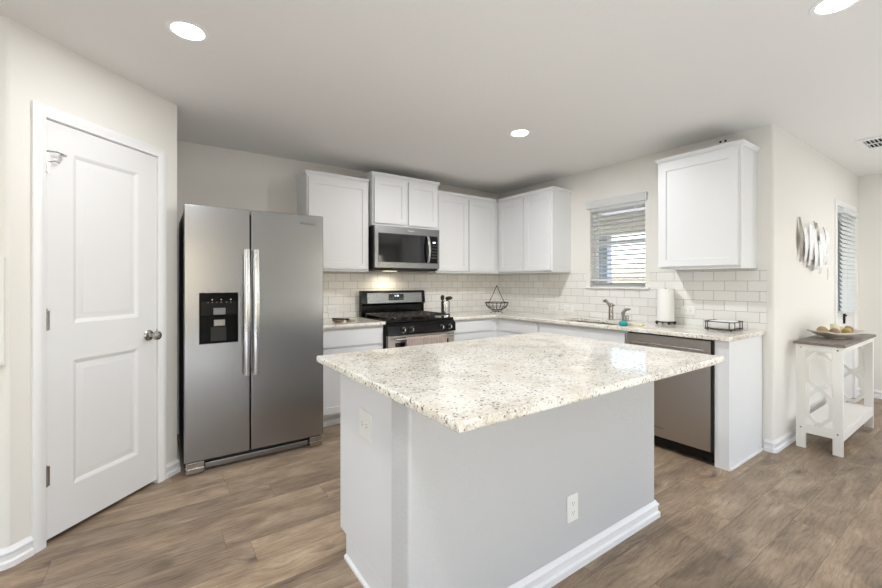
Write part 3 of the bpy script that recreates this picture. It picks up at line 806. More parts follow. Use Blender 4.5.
# ------------------------------------------------------------------ over-range microwave
MX0, MX1, MZ0, MZ1, MF = -2.008, -1.248, 1.388, 1.822, -.405
t = thing('microwave', 'stainless over-the-range microwave with black glass door', 'microwave', ((MX0 + MX1) / 2, -.2, MZ0))
MB().box(MX0, MX1, MF + .03, -.0005, MZ0, MZ1, .003).build('body', 'appliance_side', t)
fr = MB(); Mm = facing_y(MF + .0295)
fr.panel(MX0, MX1, MZ0 + .018, MZ1, .03, [(MX0 + .035, MX1 - .022, 1.458, 1.752)], [(.001, .004), (.002, .004)], Mm)
fr_o = fr.build('front_frame', 'stainless', t, 25)
MB().box(MX0 + .038, MX1 - .130, MF - .0005, MF + .0045, 1.462, 1.748, .001, 1).build('glass', 'black_gloss', fr_o)
MB().box(MX1 - .128, MX1 - .025, MF - .0005, MF + .0045, 1.462, 1.748, .001, 1).build('keypad', 'black_enamel', fr_o)
MB().box(MX0 + .085, MX1 - .205, MF - .0016, MF - .0006, 1.505, 1.715, .0003, 1).build('mesh_window', 'black_gloss', fr_o)
MB().box(MX1 - .085, MX1 - .05, MF - .0018, MF - .0006, 1.675, 1.69).build('clock', 'display_glow', fr_o, 0)
for r in range(5):
    for c_ in range(3): MB().box(MX1 - .100 + c_ * .024, MX1 - .086 + c_ * .024, MF - .0014, MF - .0006, 1.645 - r * .032, 1.651 - r * .032).build('key', 'plastic_grey', fr_o, 0)
mb = MB(); pts = []
rings = []
for k in range(13):
    f_ = k / 12; z = 1.468 + .275 * f_; y = MF - .012 - .034 * math.sin(math.pi * f_) ** .7
    rings.append([Vector((MX1 - .152 + .014 * math.cos(a), y + .007 * math.sin(a), z)) for a in [2 * math.pi * j / 10 for j in range(10)]])
mb.ring_loft(rings); mb.build('handle', 'stainless_handle', fr_o)
text_mesh('Whirlpool', .019, 'logo', 'logo_light', fr_o, frame((-1.60, MF - .0014, 1.787), (1, 0, 0), (0, 0, 1), (0, -1, 0)))
mb = MB(); mb.box(MX0 + .02, MX1 - .02, MF + .04, -.02, MZ0 - .008, MZ0 - .0005); mb.build('underside', 'black_matte', t)
MB().box(-1.79, -1.65, -.19, -.13, MZ0 - .011, MZ0 - .0085).build('task_light', 'hood_glow', t, 0)
hood = area('microwave_task_light', (-1.72, -.16, MZ0 - .016), (0, 0, 0), .20, .10, 1.5, (1.0, .86, .66), spread=math.radians(150))

# ------------------------------------------------------------------ gas range
GX0, GX1 = -2.010, -1.242
t = thing('gas_range', 'stainless and black gas range below the microwave', 'stove', ((GX0 + GX1) / 2, -.34, 0))
MB().box(GX0 + .004, GX1 - .004, -.625, -.03, .05, .895, .002).build('body', 'appliance_side', t)
MB().box(GX0 + .02, GX1 - .02, -.60, -.05, .016, .0495).build('plinth', 'black_matte', t)
ck = MB().box(GX0, GX1, -.655, -.085, .8955, .918, .006).build('cooktop', 'black_enamel', t)
# control fascia, sloping
mb = MB(); mb.prism([(-.655, .895), (-.690, .868), (-.690, .785), (-.626, .785), (-.626, .895)], GX0, GX1, frame((0, 0, 0), (0, 1, 0), (0, 0, 1), (1, 0, 0)))
fa = mb.build('control_panel', 'black_enamel', t)
for x in (-1.853, -1.765, -1.417, -1.318):
    k = MB(); Mq = Vector((0, -1, 0)).to_track_quat('Z', 'Y').to_matrix().to_4x4()
    k.lathe([(0, 0), (.024, 0), (.024, .006), (.019, .009), (.0175, .028), (.015, .032), (0, .033)], (x, -.6905, .829), 20, Mq)
    kn = k.build('knob', 'black_matte', fa)
    MB().box(x - .003, x + .003, -.7262, -.7238, .818, .843).build('knob_mark', 'logo_light', kn)
    MB().lathe([(.0245, 0), (.0265, 0), (.0265, .004), (.0245, .004), (.0245, 0)], (x, -.6906, .829), 20, Mq).build('knob_ring', 'chrome', kn)
dr = MB(); dr.panel(GX0 + .006, GX1 - .006, .205, .775, .045, [(GX0 + .075, GX1 - .075, .27, .715)], [(.003, .003), (.004, .003)], facing_y(-.628))
drr = dr.build('oven_door', 'stainless_warm', t, 25)
MB().box(GX0 + .08, GX1 - .08, -.6715, -.6702, .275, .71).build('oven_glass', 'black_gloss', drr)
mb = MB(); mb.cyl((GX0 + .05, -.722, .748), (GX1 - .05, -.722, .748), .012)
for x in (GX0 + .075, GX1 - .075): mb.cyl((x, -.6725, .748), (x, -.722, .748), .009, n=12)
mb.build('oven_handle', 'stainless_handle', drr)
MB().box(GX0 + .006, GX1 - .006, -.665, -.628, .055, .195, .004).build('drawer', 'stainless_warm', t)
# backguard
mb = MB(); mb.prism([(-.085, .905), (-.085, 1.03), (-.112, 1.05), (-.100, 1.178), (-.085, 1.186), (-.03, 1.186), (-.03, .905)], GX0, GX1, frame((0, 0, 0), (0, 1, 0), (0, 0, 1), (1, 0, 0)))
bg_ = mb.build('backguard', 'black_enamel', t)
sl_ = math.atan2(.012, .128)
Mb = frame((0, -.1125, 1.05), (1, 0, 0), (0, math.sin(sl_), math.cos(sl_)), (0, -math.cos(sl_), math.sin(sl_)))
MB().box(GX0 + .055, GX1 - .045, .004, .112, .0002, .003, .001, 1).xf(Mb).build('console_plate', 'stainless', bg_)
cp = MB().box(-1.706, -1.522, .032, .100, .0032, .0045).xf(Mb).build('clock_panel', 'black_gloss', bg_)
mb = MB()
for x in (-1.630, -1.605, -1.592): mb.box(x, x + .008, .072, .087, .0047, .0055)
mb.box(-1.6175, -1.6145, .076, .079, .0047, .0055); mb.box(-1.6175, -1.6145, .082, .085, .0047, .0055)
mb.xf(Mb).build('clock_digits', 'display_glow', cp, 0)
for x in (-1.685, -1.655, -1.57, -1.545): MB().cyl(Mb @ Vector((x, .05, .0046)), Mb @ Vector((x, .05, .0058)), .006, n=10).build('button', 'plastic_grey', cp)
for (x, y, r) in ((-1.82, -.22, .042), (-1.82, -.50, .05), (-1.43, -.22, .038), (-1.43, -.50, .055), (-1.625, -.36, .045)):
    b_ = MB().lathe([(0, 0), (r, 0), (r, .008), (r * .8, .013), (r * .75, .021), (0, .022)], (x, y, .9183), 20).build('burner', 'cast_iron', ck)
def grate(x0, x1):
    mb = MB(); y0, y1, z0, z1 = -.635, -.12, .940, .954; wd = .011
    for x in (x0, x1 - wd): mb.box(x, x + wd, y0, y1, z0, z1, .002, 1)
    for y in (y0, y1 - wd, (y0 + y1) / 2): mb.box(x0, x1, y, y + wd, z0, z1, .002, 1)
    for k in (1, 2): mb.box(x0 + (x1 - x0) * k / 3 - wd / 2, x0 + (x1 - x0) * k / 3 + wd / 2, y0, y1, z0, z1, .002, 1)
    for y in (-.5, -.24): mb.box(x0, x1, y, y + wd, z0, z1, .002, 1)
    for x in (x0, x1 - wd):
        for y in (y0, y1 - wd): mb.box(x, x + wd, y, y + wd, .9183, z0 + .001)
    return mb.build('grate', 'cast_iron', ck)
grate(GX0 + .03, -1.755); grate(-1.745, -1.505); grate(-1.495, GX1 - .03)
t.location.z -= .016
# towel over the oven handle
rings = []
mbt = MB(); x0, x1 = -1.845, -1.385
prof = [(-.7055, .50), (-.7058, .62), (-.7058, .735), (-.709, .752), (-.716, .7612), (-.726, .7612), (-.7345, .754), (-.7355, .74), (-.737, .62), (-.738, .47)]
nx = 24
def tw(i, y, z):
    wv = .0025 * math.sin(i * .9) * min(1, max(0, (.74 - z) * 5)); return y - abs(wv) if y < -.72 else y
V = [[mbt.bm.verts.new((x0 + (x1 - x0) * i / nx, tw(i, y, z), z)) for (y, z) in prof] for i in range(nx + 1)]
for i in range(nx):
    for j in range(len(prof) - 1): mbt.bm.faces.new([V[i][j], V[i + 1][j], V[i + 1][j + 1], V[i][j + 1]])
o = solo(mbt, 'dish_towel', 'towel_taupe', 'taupe dish towel folded over the oven door handle', 'towel', (-1.615, -.722, .47), smooth=60); o.location.z -= .016
so = o.modifiers.new('thick', 'SOLIDIFY'); so.thickness = .0018; so.offset = 0

# ------------------------------------------------------------------ dishwasher
t = thing('dishwasher', 'stainless steel dishwasher at the end of the counter run', 'dishwasher', (-.32, -2.49, 0))
WX = -.600
MB().box(WX + .002, -.02, -2.803, -2.18, .10, ZC0 - .004).build('body', 'black_matte', t)
MB().box(WX + .05, -.04, -2.80, -2.19, 0, .0995).build('base', 'black_matte', t)
Mx = facing_x(WX)
mb = MB(); mb.panel(2.182, 2.790, .095, ZC0 - .012, .034, [(2.215, 2.755, .722, .790)], [(.004, .022), (.006, .024)], Mx)
dd = mb.build('door', 'stainless_warm', t, 25)
MB().box(WX - .030, WX + .001, -2.808, -2.7915, .09, ZC0 - .008).build('side_gasket', 'black_matte', t)
MB().box(WX - .012, WX + .048, -2.803, -2.185, .02, .085, .004).build('kick_plate', 'black_enamel', t)
mb = MB(); mb.box(2.222, 2.748, .783, .793, .020, .036, .003); mb.xf(Mx); mb.build('pocket_handle', 'stainless_handle', dd)
text_mesh('Whirlpool', .018, 'logo', 'logo_grey', dd, frame((WX - .0346, -2.435, .165), (0, -1, 0), (0, 0, 1), (-1, 0, 0)))

# ------------------------------------------------------------------ kitchen island
IX0, IX1, IY0, IY1 = -3.126, -1.553, -3.212, -2.093
BX0, BX1, BY0 = -3.077, -1.543, -2.880
t = thing('kitchen_island', 'white kitchen island with textured half wall under the granite slab', 'kitchen island', ((BX0 + BX1) / 2, -2.5, 0))
PX1 = BX1
rr = .012
poly = arc(BX0 + rr, BY0 + rr, rr, 180, 270, 5) + arc(PX1 - rr, BY0 + rr, rr, 270, 360, 5) + [(PX1, -2.760), (BX0, -2.760)]
MB().prism(poly, 0, .862).build('half_wall', 'island_paint_shaded', t, 30)
mb = MB(); mb.box(BX0 - .010, PX1 + .004, BY0 - .010, -2.752, .8625, .8838, .002, 1); mb.build('wall_cap', 'trim_white', t)
CX0, CX1, CYF = -3.034, -1.580, -2.165
MB().box(CX0, CX1, -2.7595, CYF, .105, .8835, .001, 1).build('cabinet_body', 'cabinet_white', t)
MB().box(CX0, CX1, -2.7595, CYF - .072, 0, .1048).build('toe_kick', 'cabinet_white', t)
Mi = frame((0, CYF + .0006, 0), (-1, 0, 0), (0, 0, 1), (0, 1, 0))
for a, b in ((1.60, 2.06), (2.075, 2.53), (2.545, 3.022)):
    d_ = MB(); shaker(d_, a, b, .125, .70, Mi); d_.build('door', 'cabinet_white', t, 25)
    MB().box(a, b, .715, .862, 0, .019, .0015, 1).xf(Mi).build('drawer', 'cabinet_white', t)
sweep(MB(), [(CX0 - .0002, CYF - .074), (CX0 - .0002, -2.7612)], [(0, 0), (.011, 0), (.011, .012), (.004, .018), (0, .018)], 1).build('shoe_moulding', 'trim_white', t)
sweep(MB(), [(BX0 + .02, BY0 - EPS), (PX1 + EPS, BY0 - EPS), (PX1 + EPS, -2.765)], side=1).build('baseboard', 'trim_white', t)
solo(MB().box(IX0, IX1, IY0, IY1, IC0, IC1, .006, 3), 'island_countertop', 'granite', 'large speckled granite slab topping the kitchen island', 'countertop', (-2.34, -2.65, IC0), 'granite worktops')

# ------------------------------------------------------------------ outlets and switches
def outlet(label, M, kind='outlet', group='white electrical outlets', wdt=.074, hgt=.118, horiz=False):
    """M: origin at plate centre on the surface, u right, v up, w out"""
    c = M @ Vector((0, 0, 0))
    t = thing('electrical_outlet' if kind == 'outlet' else 'light_switch', label, kind, c, group)
    R_ = M @ (Matrix.Rotation(math.pi / 2, 4, 'Z') if horiz else Matrix())
    mb = MB(); mb.box(-wdt / 2, wdt / 2, -hgt / 2, hgt / 2, .0003, .006, .0025).xf(R_); mb.build('plate', 'plastic_white', t)
    if kind == 'outlet':
        for v in (-.020, .020):
            mb = MB(); mb.prism(rrect(-.0165, .0165, v - .014, v + .014, .009, 4), .0063, .0078, R_); s_ = mb.build('socket', 'plastic_white', t)
            mb = MB()
            for u in (-.0075, .0055): mb.box(u, u + .002, v - .002, v + .007, .0079, .0083)
            mb.cyl((0, v - .0075, .0079), (0, v - .0075, .0083), .0024, n=8)
            mb.xf(R_); mb.build('slots', 'plastic_grey', s_, 0)
    else:
        MB().box(-.0165, .0165, -.033, .033, .0063, .009, .001).xf(R_).build('rocker', 'plastic_white', t)
    return t
fy = lambda x, y, z: frame((x, y, z), (1, 0, 0), (0, 0, 1), (0, -1, 0))
fxm = lambda x, y, z: frame((x, y, z), (0, -1, 0), (0, 0, 1), (-1, 0, 0))
outlet('outlet low on the textured front of the island', fy(-2.248, BY0, .272))
outlet('outlet high on the left end panel of the island', fxm(CX0, -2.455, .672), wdt=.118, hgt=.118, horiz=True)
outlet('outlet on the tiles between refrigerator and range', fy(-2.285, -YT, .985), horiz=True)
outlet('left of the two outlets on the tiles between fruit basket and window', fxm(-YT, -.915, .968), horiz=True)
outlet('right of the two outlets on the tiles between fruit basket and window', fxm(-YT, -1.135, .968), horiz=True)
outlet('outlet on the tiles between the paper towel and the napkin tray', fxm(-YT, -2.372, 1.018), horiz=True)
outlet('outlet low on the dining wall behind the console table', fy(.62, -2.9595, .36))
outlet('white light switch on the dining wall left of the glazed door', fy(1.47, -2.9595, 1.34), 'light switch', None)

# ------------------------------------------------------------------ countertop things
# wire fruit basket
bx, by = -.475, -.475; z0 = ZC1
t = thing('fruit_basket', 'black wire fruit basket with a tall pointed handle in the counter corner', 'basket', (bx, by, z0))
def circle(r, z, n=28, c=(bx, by)): return [(c[0] + r * math.cos(2 * math.pi * k / n), c[1] + r * math.sin(2 * math.pi * k / n), z) for k in range(n)]
vd = Vector((.80, -.60, 0))   # wide axis
MB().tube(circle(.135, z0 + .125), .0045, 8, True).build('rim', 'wire_black', t)
mb = MB()
for k in range(16):
    a = 2 * math.pi * k / 16
    mb.tube([(bx + r * math.cos(a), by + r * math.sin(a), z0 + h) for r, h in ((.135, .125), (.122, .09), (.095, .06), (.058, .042))], .0028, 6)
mb.tube(circle(.058, z0 + .042), .0035, 6, True); mb.tube(circle(.112, z0 + .076), .0028, 6, True)
mb.build('wire_bowl', 'wire_black', t)
mb = MB(); mb.tube(circle(.05, z0 + .022), .003, 6, True); mb.build('foot_ring', 'wire_black', t)
for k in range(4):
    a = 2 * math.pi * k / 4 + .5
    MB().tube([(bx + r * math.cos(a), by + r * math.sin(a), z0 + h) for r, h in ((.058, .042), (.05, .022), (.062, .008), (.08, .0035))], .0034, 8).build('foot', 'wire_black', t)
mb = MB()
for sg in (-1, 1):
    p = Vector((bx, by, 0)) + vd * .092 * sg
    mb.tube([(p.x, p.y, z0 + .122), (bx + vd.x * .045 * sg, by + vd.y * .045 * sg, z0 + .22), (bx + vd.x * .004 * sg, by + vd.y * .004 * sg, z0 + .315)], .0035, 8)
mb.ball((bx, by, z0 + .318), .008, n=10)
mb.build('handle', 'wire_black', t)

# utensil crock
cx, cy = -1.085, -.29
t = thing('utensil_crock', 'cylindrical stainless utensil holder beside the range', 'crock', (cx, cy, ZC1))
MB().lathe([(0, 0), (.050, 0), (.052, .003), (.052, .150), (.054, .153), (.050, .153), (.049, .148), (.049, .006), (0, .006)], (cx, cy, ZC1 + .0003)).build('body', 'stainless_handle', t)
def utensil(label, cat, dx, dy, lean, kind):
    base = Vector((cx + dx * .4, cy + dy * .4, ZC1 + .012)); top = Vector((cx + dx, cy + dy, ZC1 + .168)) + Vector((lean[0], lean[1], 0))
    t = thing('utensil', label, cat, base, 'black utensils in the crock')
    MB().tube([base, base.lerp(top, .5), top], .005, 8).build('handle', 'black_matte', t)
    d = (top - base).normalized()
    if kind == 'spoon': MB().ball(top + d * .022, .026, .012, .032, n=14).build('head', 'black_matte', t)
    elif kind == 'ladle': MB().ball(top + d * .016 + Vector((.016, -.004, 0)), .032, .032, .022, n=16).build('head', 'black_matte', t)
    else:
        mb = MB(); c_ = top + d * .022; mb.box(c_.x - .020, c_.x + .020, c_.y - .004, c_.y + .004, c_.z - .026, c_.z + .026, .0035); mb.build('head', 'black_matte', t)
utensil('leftmost black serving spoon standing in the steel utensil holder', 'spoon', -.026, .0, (-.010, 0), 'spoon')
utensil('black turner in the middle of the steel utensil holder', 'turner', -.012, .018, (-.004, .01), 'turner')
utensil('black ladle in front of the turner in the steel utensil holder', 'ladle', -.006, -.022, (-.006, -.020), 'ladle')
utensil('black ladle leaning to the right out of the steel utensil holder', 'ladle', .026, .004, (.012, -.003), 'ladle')
# spoon rest
t = thing('spoon_rest', 'small double spoon rest on the worktop left of the range', 'spoon rest', (-2.39, -.33, ZC1))
for nm, x, mt in (('bowl', -2.262, 'ceramic_cream'), ('bowl', -2.384, 'natural_brown')):
    MB().lathe([(0, 0), (.035, 0), (.056, .014), (.060, .022), (.056, .023), (.034, .007), (0, .006)], (x, -.42, ZC1 + .0004), 24).build(nm, mt, t)
MB().tube([(-2.30, -.47, ZC1 + .024), (-2.34, -.42, ZC1 + .024), (-2.42, -.36, ZC1 + .026)], [.008, .007, .009], 8).build('rest_bar', 'wire_black', t)

# paper towel on holder
cx, cy = -.115, -2.235
t = thing('paper_towel_holder', 'black wire stand holding the upright paper towel roll', 'paper towel holder', (cx, cy, ZC1))
mb = MB(); mb.tube(circle(.078, ZC1 + .022, 28, (cx, cy)), .004, 8, True)
for a in (0, math.pi / 2): mb.tube([(cx - .078 * math.cos(a), cy - .078 * math.sin(a), ZC1 + .022), (cx, cy, ZC1 + .022), (cx + .078 * math.cos(a), cy + .078 * math.sin(a), ZC1 + .022)], .0035, 8)
mb.build('base', 'wire_black', t)
MB().cyl((cx, cy, ZC1 + .022), (cx, cy, ZC1 + .312), .006, n=12).build('post', 'wire_black', t)
for k in range(4):
    a = math.pi / 4 + k * math.pi / 2; MB().ball((cx + .072 * math.cos(a), cy + .072 * math.sin(a), ZC1 + .0125), .0118, n=12).build('foot', 'wire_black', t)
solo(MB().lathe([(.019, 0), (.064, 0), (.066, .002), (.066, .278), (.064, .280), (.019, .280), (.019, 0)], (cx, cy, ZC1 + .0275), 40), 'paper_towel_roll', 'paper_white', 'white paper towel roll standing between window and lone wall cabinet', 'paper towel', (cx, cy, ZC1 + .0275))
# napkin tray
x0, x1, y0, y1 = -.285, -.085, -2.800, -2.605; zb = ZC1
t = thing('napkin_tray', 'black wire napkin tray near the end of the worktop', 'tray', (-.175, -2.685, zb))
mb = MB(); mb.tube([(*p, zb + .010) for p in rrect(x0, x1, y0, y1, .02, 4)], .0038, 8, True)
for k in range(1, 6): y = y0 + (y1 - y0) * k / 6; mb.tube([(x0, y, zb + .010), ((x0 + x1) / 2, y, zb + .010), (x1, y, zb + .010)], .0025, 6)
mb.build('base', 'wire_black', t)
mb = MB(); zt = zb + .066
mb.tube([(*p, zt) for p in rrect(x0, x1, y0, y1, .02, 4)], .0038, 8, True); mb.build('rail', 'wire_black', t)
for (x, y) in ((x0, y0 + .025), (x0, y1 - .025), (x1, y0 + .025), (x1, y1 - .025), (x0 + .03, y0), (x0 + .03, y1), (x1 - .03, y0), (x1 - .03, y1)):
    MB().tube([(x, y, zb + .010), (x, y, zb + .03), (x, y, zt)], .0034, 6).build('upright', 'wire_black', t)
for (x, y) in ((x0 + .02, y0 + .02), (x0 + .02, y1 - .02), (x1 - .02, y0 + .02), (x1 - .02, y1 - .02)): MB().cyl((x, y, zb + .0002), (x, y, zb + .008), .006, n=10).build('foot', 'wire_black', t)
mb = MB(); mb.box(x0 + .018, x1 - .018, y0 + .018, y1 - .018, zb + .0145, zb + .072, .018, 4); solo(mb, 'napkin_stack', 'paper_white', 'stack of white paper napkins in the wire tray', 'napkins', (-.175, -2.685, zb + .0145))
# white gadget on the lone cabinet
t = thing('wireless_gadget', 'small round pale gadget on top of the lone wall cabinet', 'gadget', (-.235, -2.735, 2.2555))
MB().lathe([(0, 0), (.058, 0), (.064, .010), (.062, .040), (.048, .066), (.02, .078), (0, .079)], (-.235, -2.735, 2.2555), 24).build('body', 'smoke_grey', t)
for y in (-2.72, -2.752): MB().ball((-.288, y, 2.312), .009, n=10).build('lens', 'black_matte', t)

# ------------------------------------------------------------------ blinds
def blind(label, M, u0, u1, z0, z1, w_, pitch, tilt, valance=None, slat_w=.048, rail=.022):
    c = M @ Vector(((u0 + u1) / 2, z0, w_)); t = thing('window_blind', label, 'blind', c)
    if valance: MB().box(*valance, .003).xf(M).build('valance', 'blind_white', t)
    MB().box(u0, u1, z1 - .045, z1, w_ - .024, w_ + .024, .002).xf(M).build('head_rail', 'blind_white', t)
    mb = MB(); n = int((z1 - .055 - z0 - rail) / pitch)
    for k in range(n + 1):
        z = z0 + rail + .012 + k * (z1 - .06 - z0 - rail - .012) / n
        R_ = M @ Matrix.Translation((0, z, w_)) @ Matrix.Rotation(tilt, 4, 'X')
        tmp = MB().box(u0 + .002, u1 - .002, -.0013, .0013, -slat_w / 2, slat_w / 2).xf(R_)
        me = bpy.data.meshes.new('t'); tmp.bm.to_mesh(me); mb.bm.from_mesh(me); tmp.bm.free(); bpy.data.meshes.remove(me)
    o = mb.build('slats', 'blind_white', t)
    MB().box(u0, u1, z0, z0 + rail, w_ - .022, w_ + .022, .003).xf(M).build('bottom_rail', 'blind_white', t)
    for f_ in (.17, .83):
        u = u0 + (u1 - u0) * f_; mb = MB()
        for dw in (-.026, .026): mb.cyl(M @ Vector((u, z0 + .01, w_ + dw)), M @ Vector((u, z1 - .02, w_ + dw)), .0016, n=6)
        mb.build('ladder_cord', 'blind_white', t)
    return t
Mw = facing_x(0)
blind('white slatted blind with valance over the kitchen window', Mw, 1.404, 1.986, 1.272, 2.043, -.026, .046, math.radians(-14), (1.366, 2.012, 2.030, 2.106, .0006, .022))
blind('white slatted blind on the glazed dining door', facing_y(yf), la - .055, lb + .055, .952, 1.992, .026, .042, math.radians(62), None, .048)

# ------------------------------------------------------------------ ceiling fixtures
names = ['recessed ceiling light above the pantry door and refrigerator', 'recessed ceiling light in the middle of the kitchen ceiling', 'recessed ceiling light at the upper right, near the ceiling vent', 'recessed ceiling light behind the viewpoint, left of the island']
def lamp(x, y, label, power, group):
    t = thing('recessed_light', label, 'ceiling light', (x, y, H), group)
    MB().lathe([(.066, -.0015), (.070, -.0035), (.086, -.0030), (.090, -.0005), (.066, -.0005), (.066, -.0015)], (x, y, H), 36).build('trim_ring', 'trim_white', t)
    MB().lathe([(0, -.010), (.040, -.0092), (.058, -.0065), (.0655, -.0030), (.0655, -.0008), (0, -.0008)], (x, y, H), 36).build('lens', 'lamp_glow', t)
    area('downlight', (x, y, H - .014), (0, 0, 0), .13, .13, power, LED, 'DISK')
for (x, y), nme, pw_ in zip(LAMPS, names, LAMP_W): lamp(x, y, nme, pw_, 'recessed ceiling lights')
for (x, y), pw_, nme in zip(LIV, LIV_W, ('recessed light over the left hallway behind the viewpoint', 'recessed light over the left of the living room', 'added unseen fill light over the dining area, right of the viewpoint')): lamp(x, y, nme, pw_, 'recessed ceiling lights')
# vent
t = thing('ceiling_vent', 'white ceiling air vent with dark slots at the upper right', 'vent', (1.22, -3.36, H))
vx0, vx1, vy0, vy1 = 1.02, 1.42, -3.50, -3.215
mb = MB(); mb.box(vx0, vx1, vy0, vy0 + .035, H - .010, H - .0005, .002); mb.box(vx0, vx1, vy1 - .035, vy1, H - .010, H - .0005, .002)
mb.box(vx0, vx0 + .05, vy0 + .035, vy1 - .035, H - .010, H - .0005, .002); mb.box(vx1 - .05, vx1, vy0 + .035, vy1 - .035, H - .010, H - .0005, .002)
mb.build('frame', 'trim_white', t)
MB().box(vx0 + .05, vx1 - .05, vy0 + .035, vy1 - .035, H - .002, H - .0005).build('duct', 'dark_gap', t)
mb = MB()
for k in range(9):
    y = vy0 + .045 + k * .0235; mb.prism([(y, -.010), (y + .004, -.010), (y + .012, -.0025), (y + .008, -.0025)], vx0 + .05, vx1 - .05, frame((0, 0, H), (0, 1, 0), (0, 0, 1), (1, 0, 0)))
mb.box((vx0 + vx1) / 2 - .006, (vx0 + vx1) / 2 + .006, vy0 + .035, vy1 - .035, H - .0105, H - .0025)
mb.build('louvres', 'trim_white', t)

# ------------------------------------------------------------------ console table
TX0, TX1, TY0, TY1, TZ = .300, 1.345, -3.275, -3.012, .790
t = thing('console_table', 'narrow white console table with grey top and octagon fretwork ends', 'table', ((TX0 + TX1) / 2, (TY0 + TY1) / 2, 0))
MB().box(TX0 - .012, TX1 + .012, TY0 - .014, TY1 + .016, TZ, TZ + .019, .002).build('tabletop', 'grey_wood', t)
LW = .056; TH = .022
def bars2d(mb, pts, wd, x0, x1, closed=True):
    """flat strip of width wd along plan points (y, z), thickness x0..x1, mitred"""
    P_ = [Vector((p[0], p[1])) for p in pts]; n = len(P_); rings = []
    for i in range(n):
        a = P_[(i - 1) % n]; b = P_[(i + 1) % n]
        d1_ = (P_[i] - a).normalized(); d2_ = (b - P_[i]).normalized()
        n1 = Vector((-d1_.y, d1_.x)); n2 = Vector((-d2_.y, d2_.x)); m_ = (n1 + n2) / (1 + n1.dot(n2))
        A, B = P_[i] + m_ * wd / 2, P_[i] - m_ * wd / 2
        rings.append([(x0, A.x, A.y), (x1, A.x, A.y), (x1, B.x, B.y), (x0, B.x, B.y)])
    R = [[mb.bm.verts.new(p) for p in r] for r in rings]
    for i in range(n):
        a, b = R[i], R[(i + 1) % n]
        for k in range(4): mb.bm.faces.new([a[k], a[(k + 1) % 4], b[(k + 1) % 4], b[k]])
def end_frame(xa):
    xb = xa + TH; ym = (TY0 + TY1) / 2; yl, yr = TY0 + LW, TY1 - LW
    for y in (TY0, TY1 - LW):
        lg = MB().box(xa, xb, y, y + LW, 0, TZ - .0005, .0015, 1).build('leg', 'table_white', t)
        if xa < .5:
            for z in (.765, .155): MB().cyl((xa - .0016, y + LW / 2, z), (xa - .0002, y + LW / 2, z), .006, n=12).build('screw', 'nickel', lg)
    mb = MB()
    MB().box(xa + .002, xb - .002, yl, yr, .745, TZ - .0005).build('rail', 'table_white', t); MB().box(xa + .002, xb - .002, yl, yr, .118, .185).build('rail', 'table_white', t)
    mb = MB(); e = .010; x0_, x1_ = xa + .003, xb - .003; c_ = .052; wd = .024
    for (za, zb_) in ((.477, .722), (.206, .451)):
        bars2d(mb, [(yl + e, za + c_), (yl + e + c_ * .9, za), (yr - e - c_ * .9, za), (yr - e, za + c_), (yr - e, zb_ - c_), (yr - e - c_ * .9, zb_), (yl + e + c_ * .9, zb_), (yl + e, zb_ - c_)], wd, x0_, x1_)
    mb.box(x0_, x1_, ym - .013, ym + .013, .730, .746); mb.box(x0_, x1_, ym - .013, ym + .013, .184, .198)
    mb.box(x0_, x1_, ym - .022, ym + .022, .4625, .4655)
    mb.build('fretwork', 'table_white', t)
end_frame(TX0); end_frame(TX1 - TH)
MB().box(TX0 + TH + .0005, TX1 - TH - .0005, TY0 + .004, TY1 - .004, .165, .183, .001, 1).build('shelf', 'table_white', t)
for y in (TY0 + .002, TY1 - .020):
    MB().box(TX0 + TH + .0005, TX1 - TH - .0005, y, y + .018, .108, .1645).build('shelf_rail', 'table_white', t)
    MB().box(TX0 + TH + .0005, TX1 - TH - .0005, y, y + .018, .750, .7895).build('apron', 'table_white', t)

# centrepiece dish
ang = math.radians(-24); dc = Vector((.775, -3.145, TZ + .0193))
Mdish = Matrix.Translation(dc) @ Matrix.Rotation(ang, 4, 'Z')
mb = MB(); nu, nv = 20, 10
def dish(u, v, off):
    x = u * .205 * (1 - .12 * v * v); y = v * .095 * (1 - .15 * u * u)
    z = .004 + .040 * (1 - (1 - u * u) * (1 - v * v)) + .014 * u ** 4 + off
    return Mdish @ Vector((x, y, z))
Vt = [[mb.bm.verts.new(dish(-1 + 2 * i / nu, -1 + 2 * j / nv, .007)) for j in range(nv + 1)] for i in range(nu + 1)]
Vb = [[mb.bm.verts.new(dish(-1 + 2 * i / nu, -1 + 2 * j / nv, -.003)) for j in range(nv + 1)] for i in range(nu + 1)]
for i in range(nu):
    for j in range(nv):
        mb.bm.faces.new([Vt[i][j], Vt[i + 1][j], Vt[i + 1][j + 1], Vt[i][j + 1]]); mb.bm.faces.new([Vb[i][j], Vb[i][j + 1], Vb[i + 1][j + 1], Vb[i + 1][j]])
for i in range(nu):
    mb.bm.faces.new([Vt[i][0], Vb[i][0], Vb[i + 1][0], Vt[i + 1][0]]); mb.bm.faces.new([Vt[i][nv], Vt[i + 1][nv], Vb[i + 1][nv], Vb[i][nv]])
for j in range(nv):
    mb.bm.faces.new([Vt[0][j], Vt[0][j + 1], Vb[0][j + 1], Vb[0][j]]); mb.bm.faces.new([Vt[nu][j], Vb[nu][j], Vb[nu][j + 1], Vt[nu][j + 1]])
mb.prism(rrect(-.06, .06, -.035, .035, .02, 4), -.0, .006, Mdish)
solo(mb, 'serving_dish', 'dish_taupe', 'long pale boat-shaped dish on the console table', 'dish', dc)
def on_dish(x, y, h): return Mdish @ Vector((x, y, h))
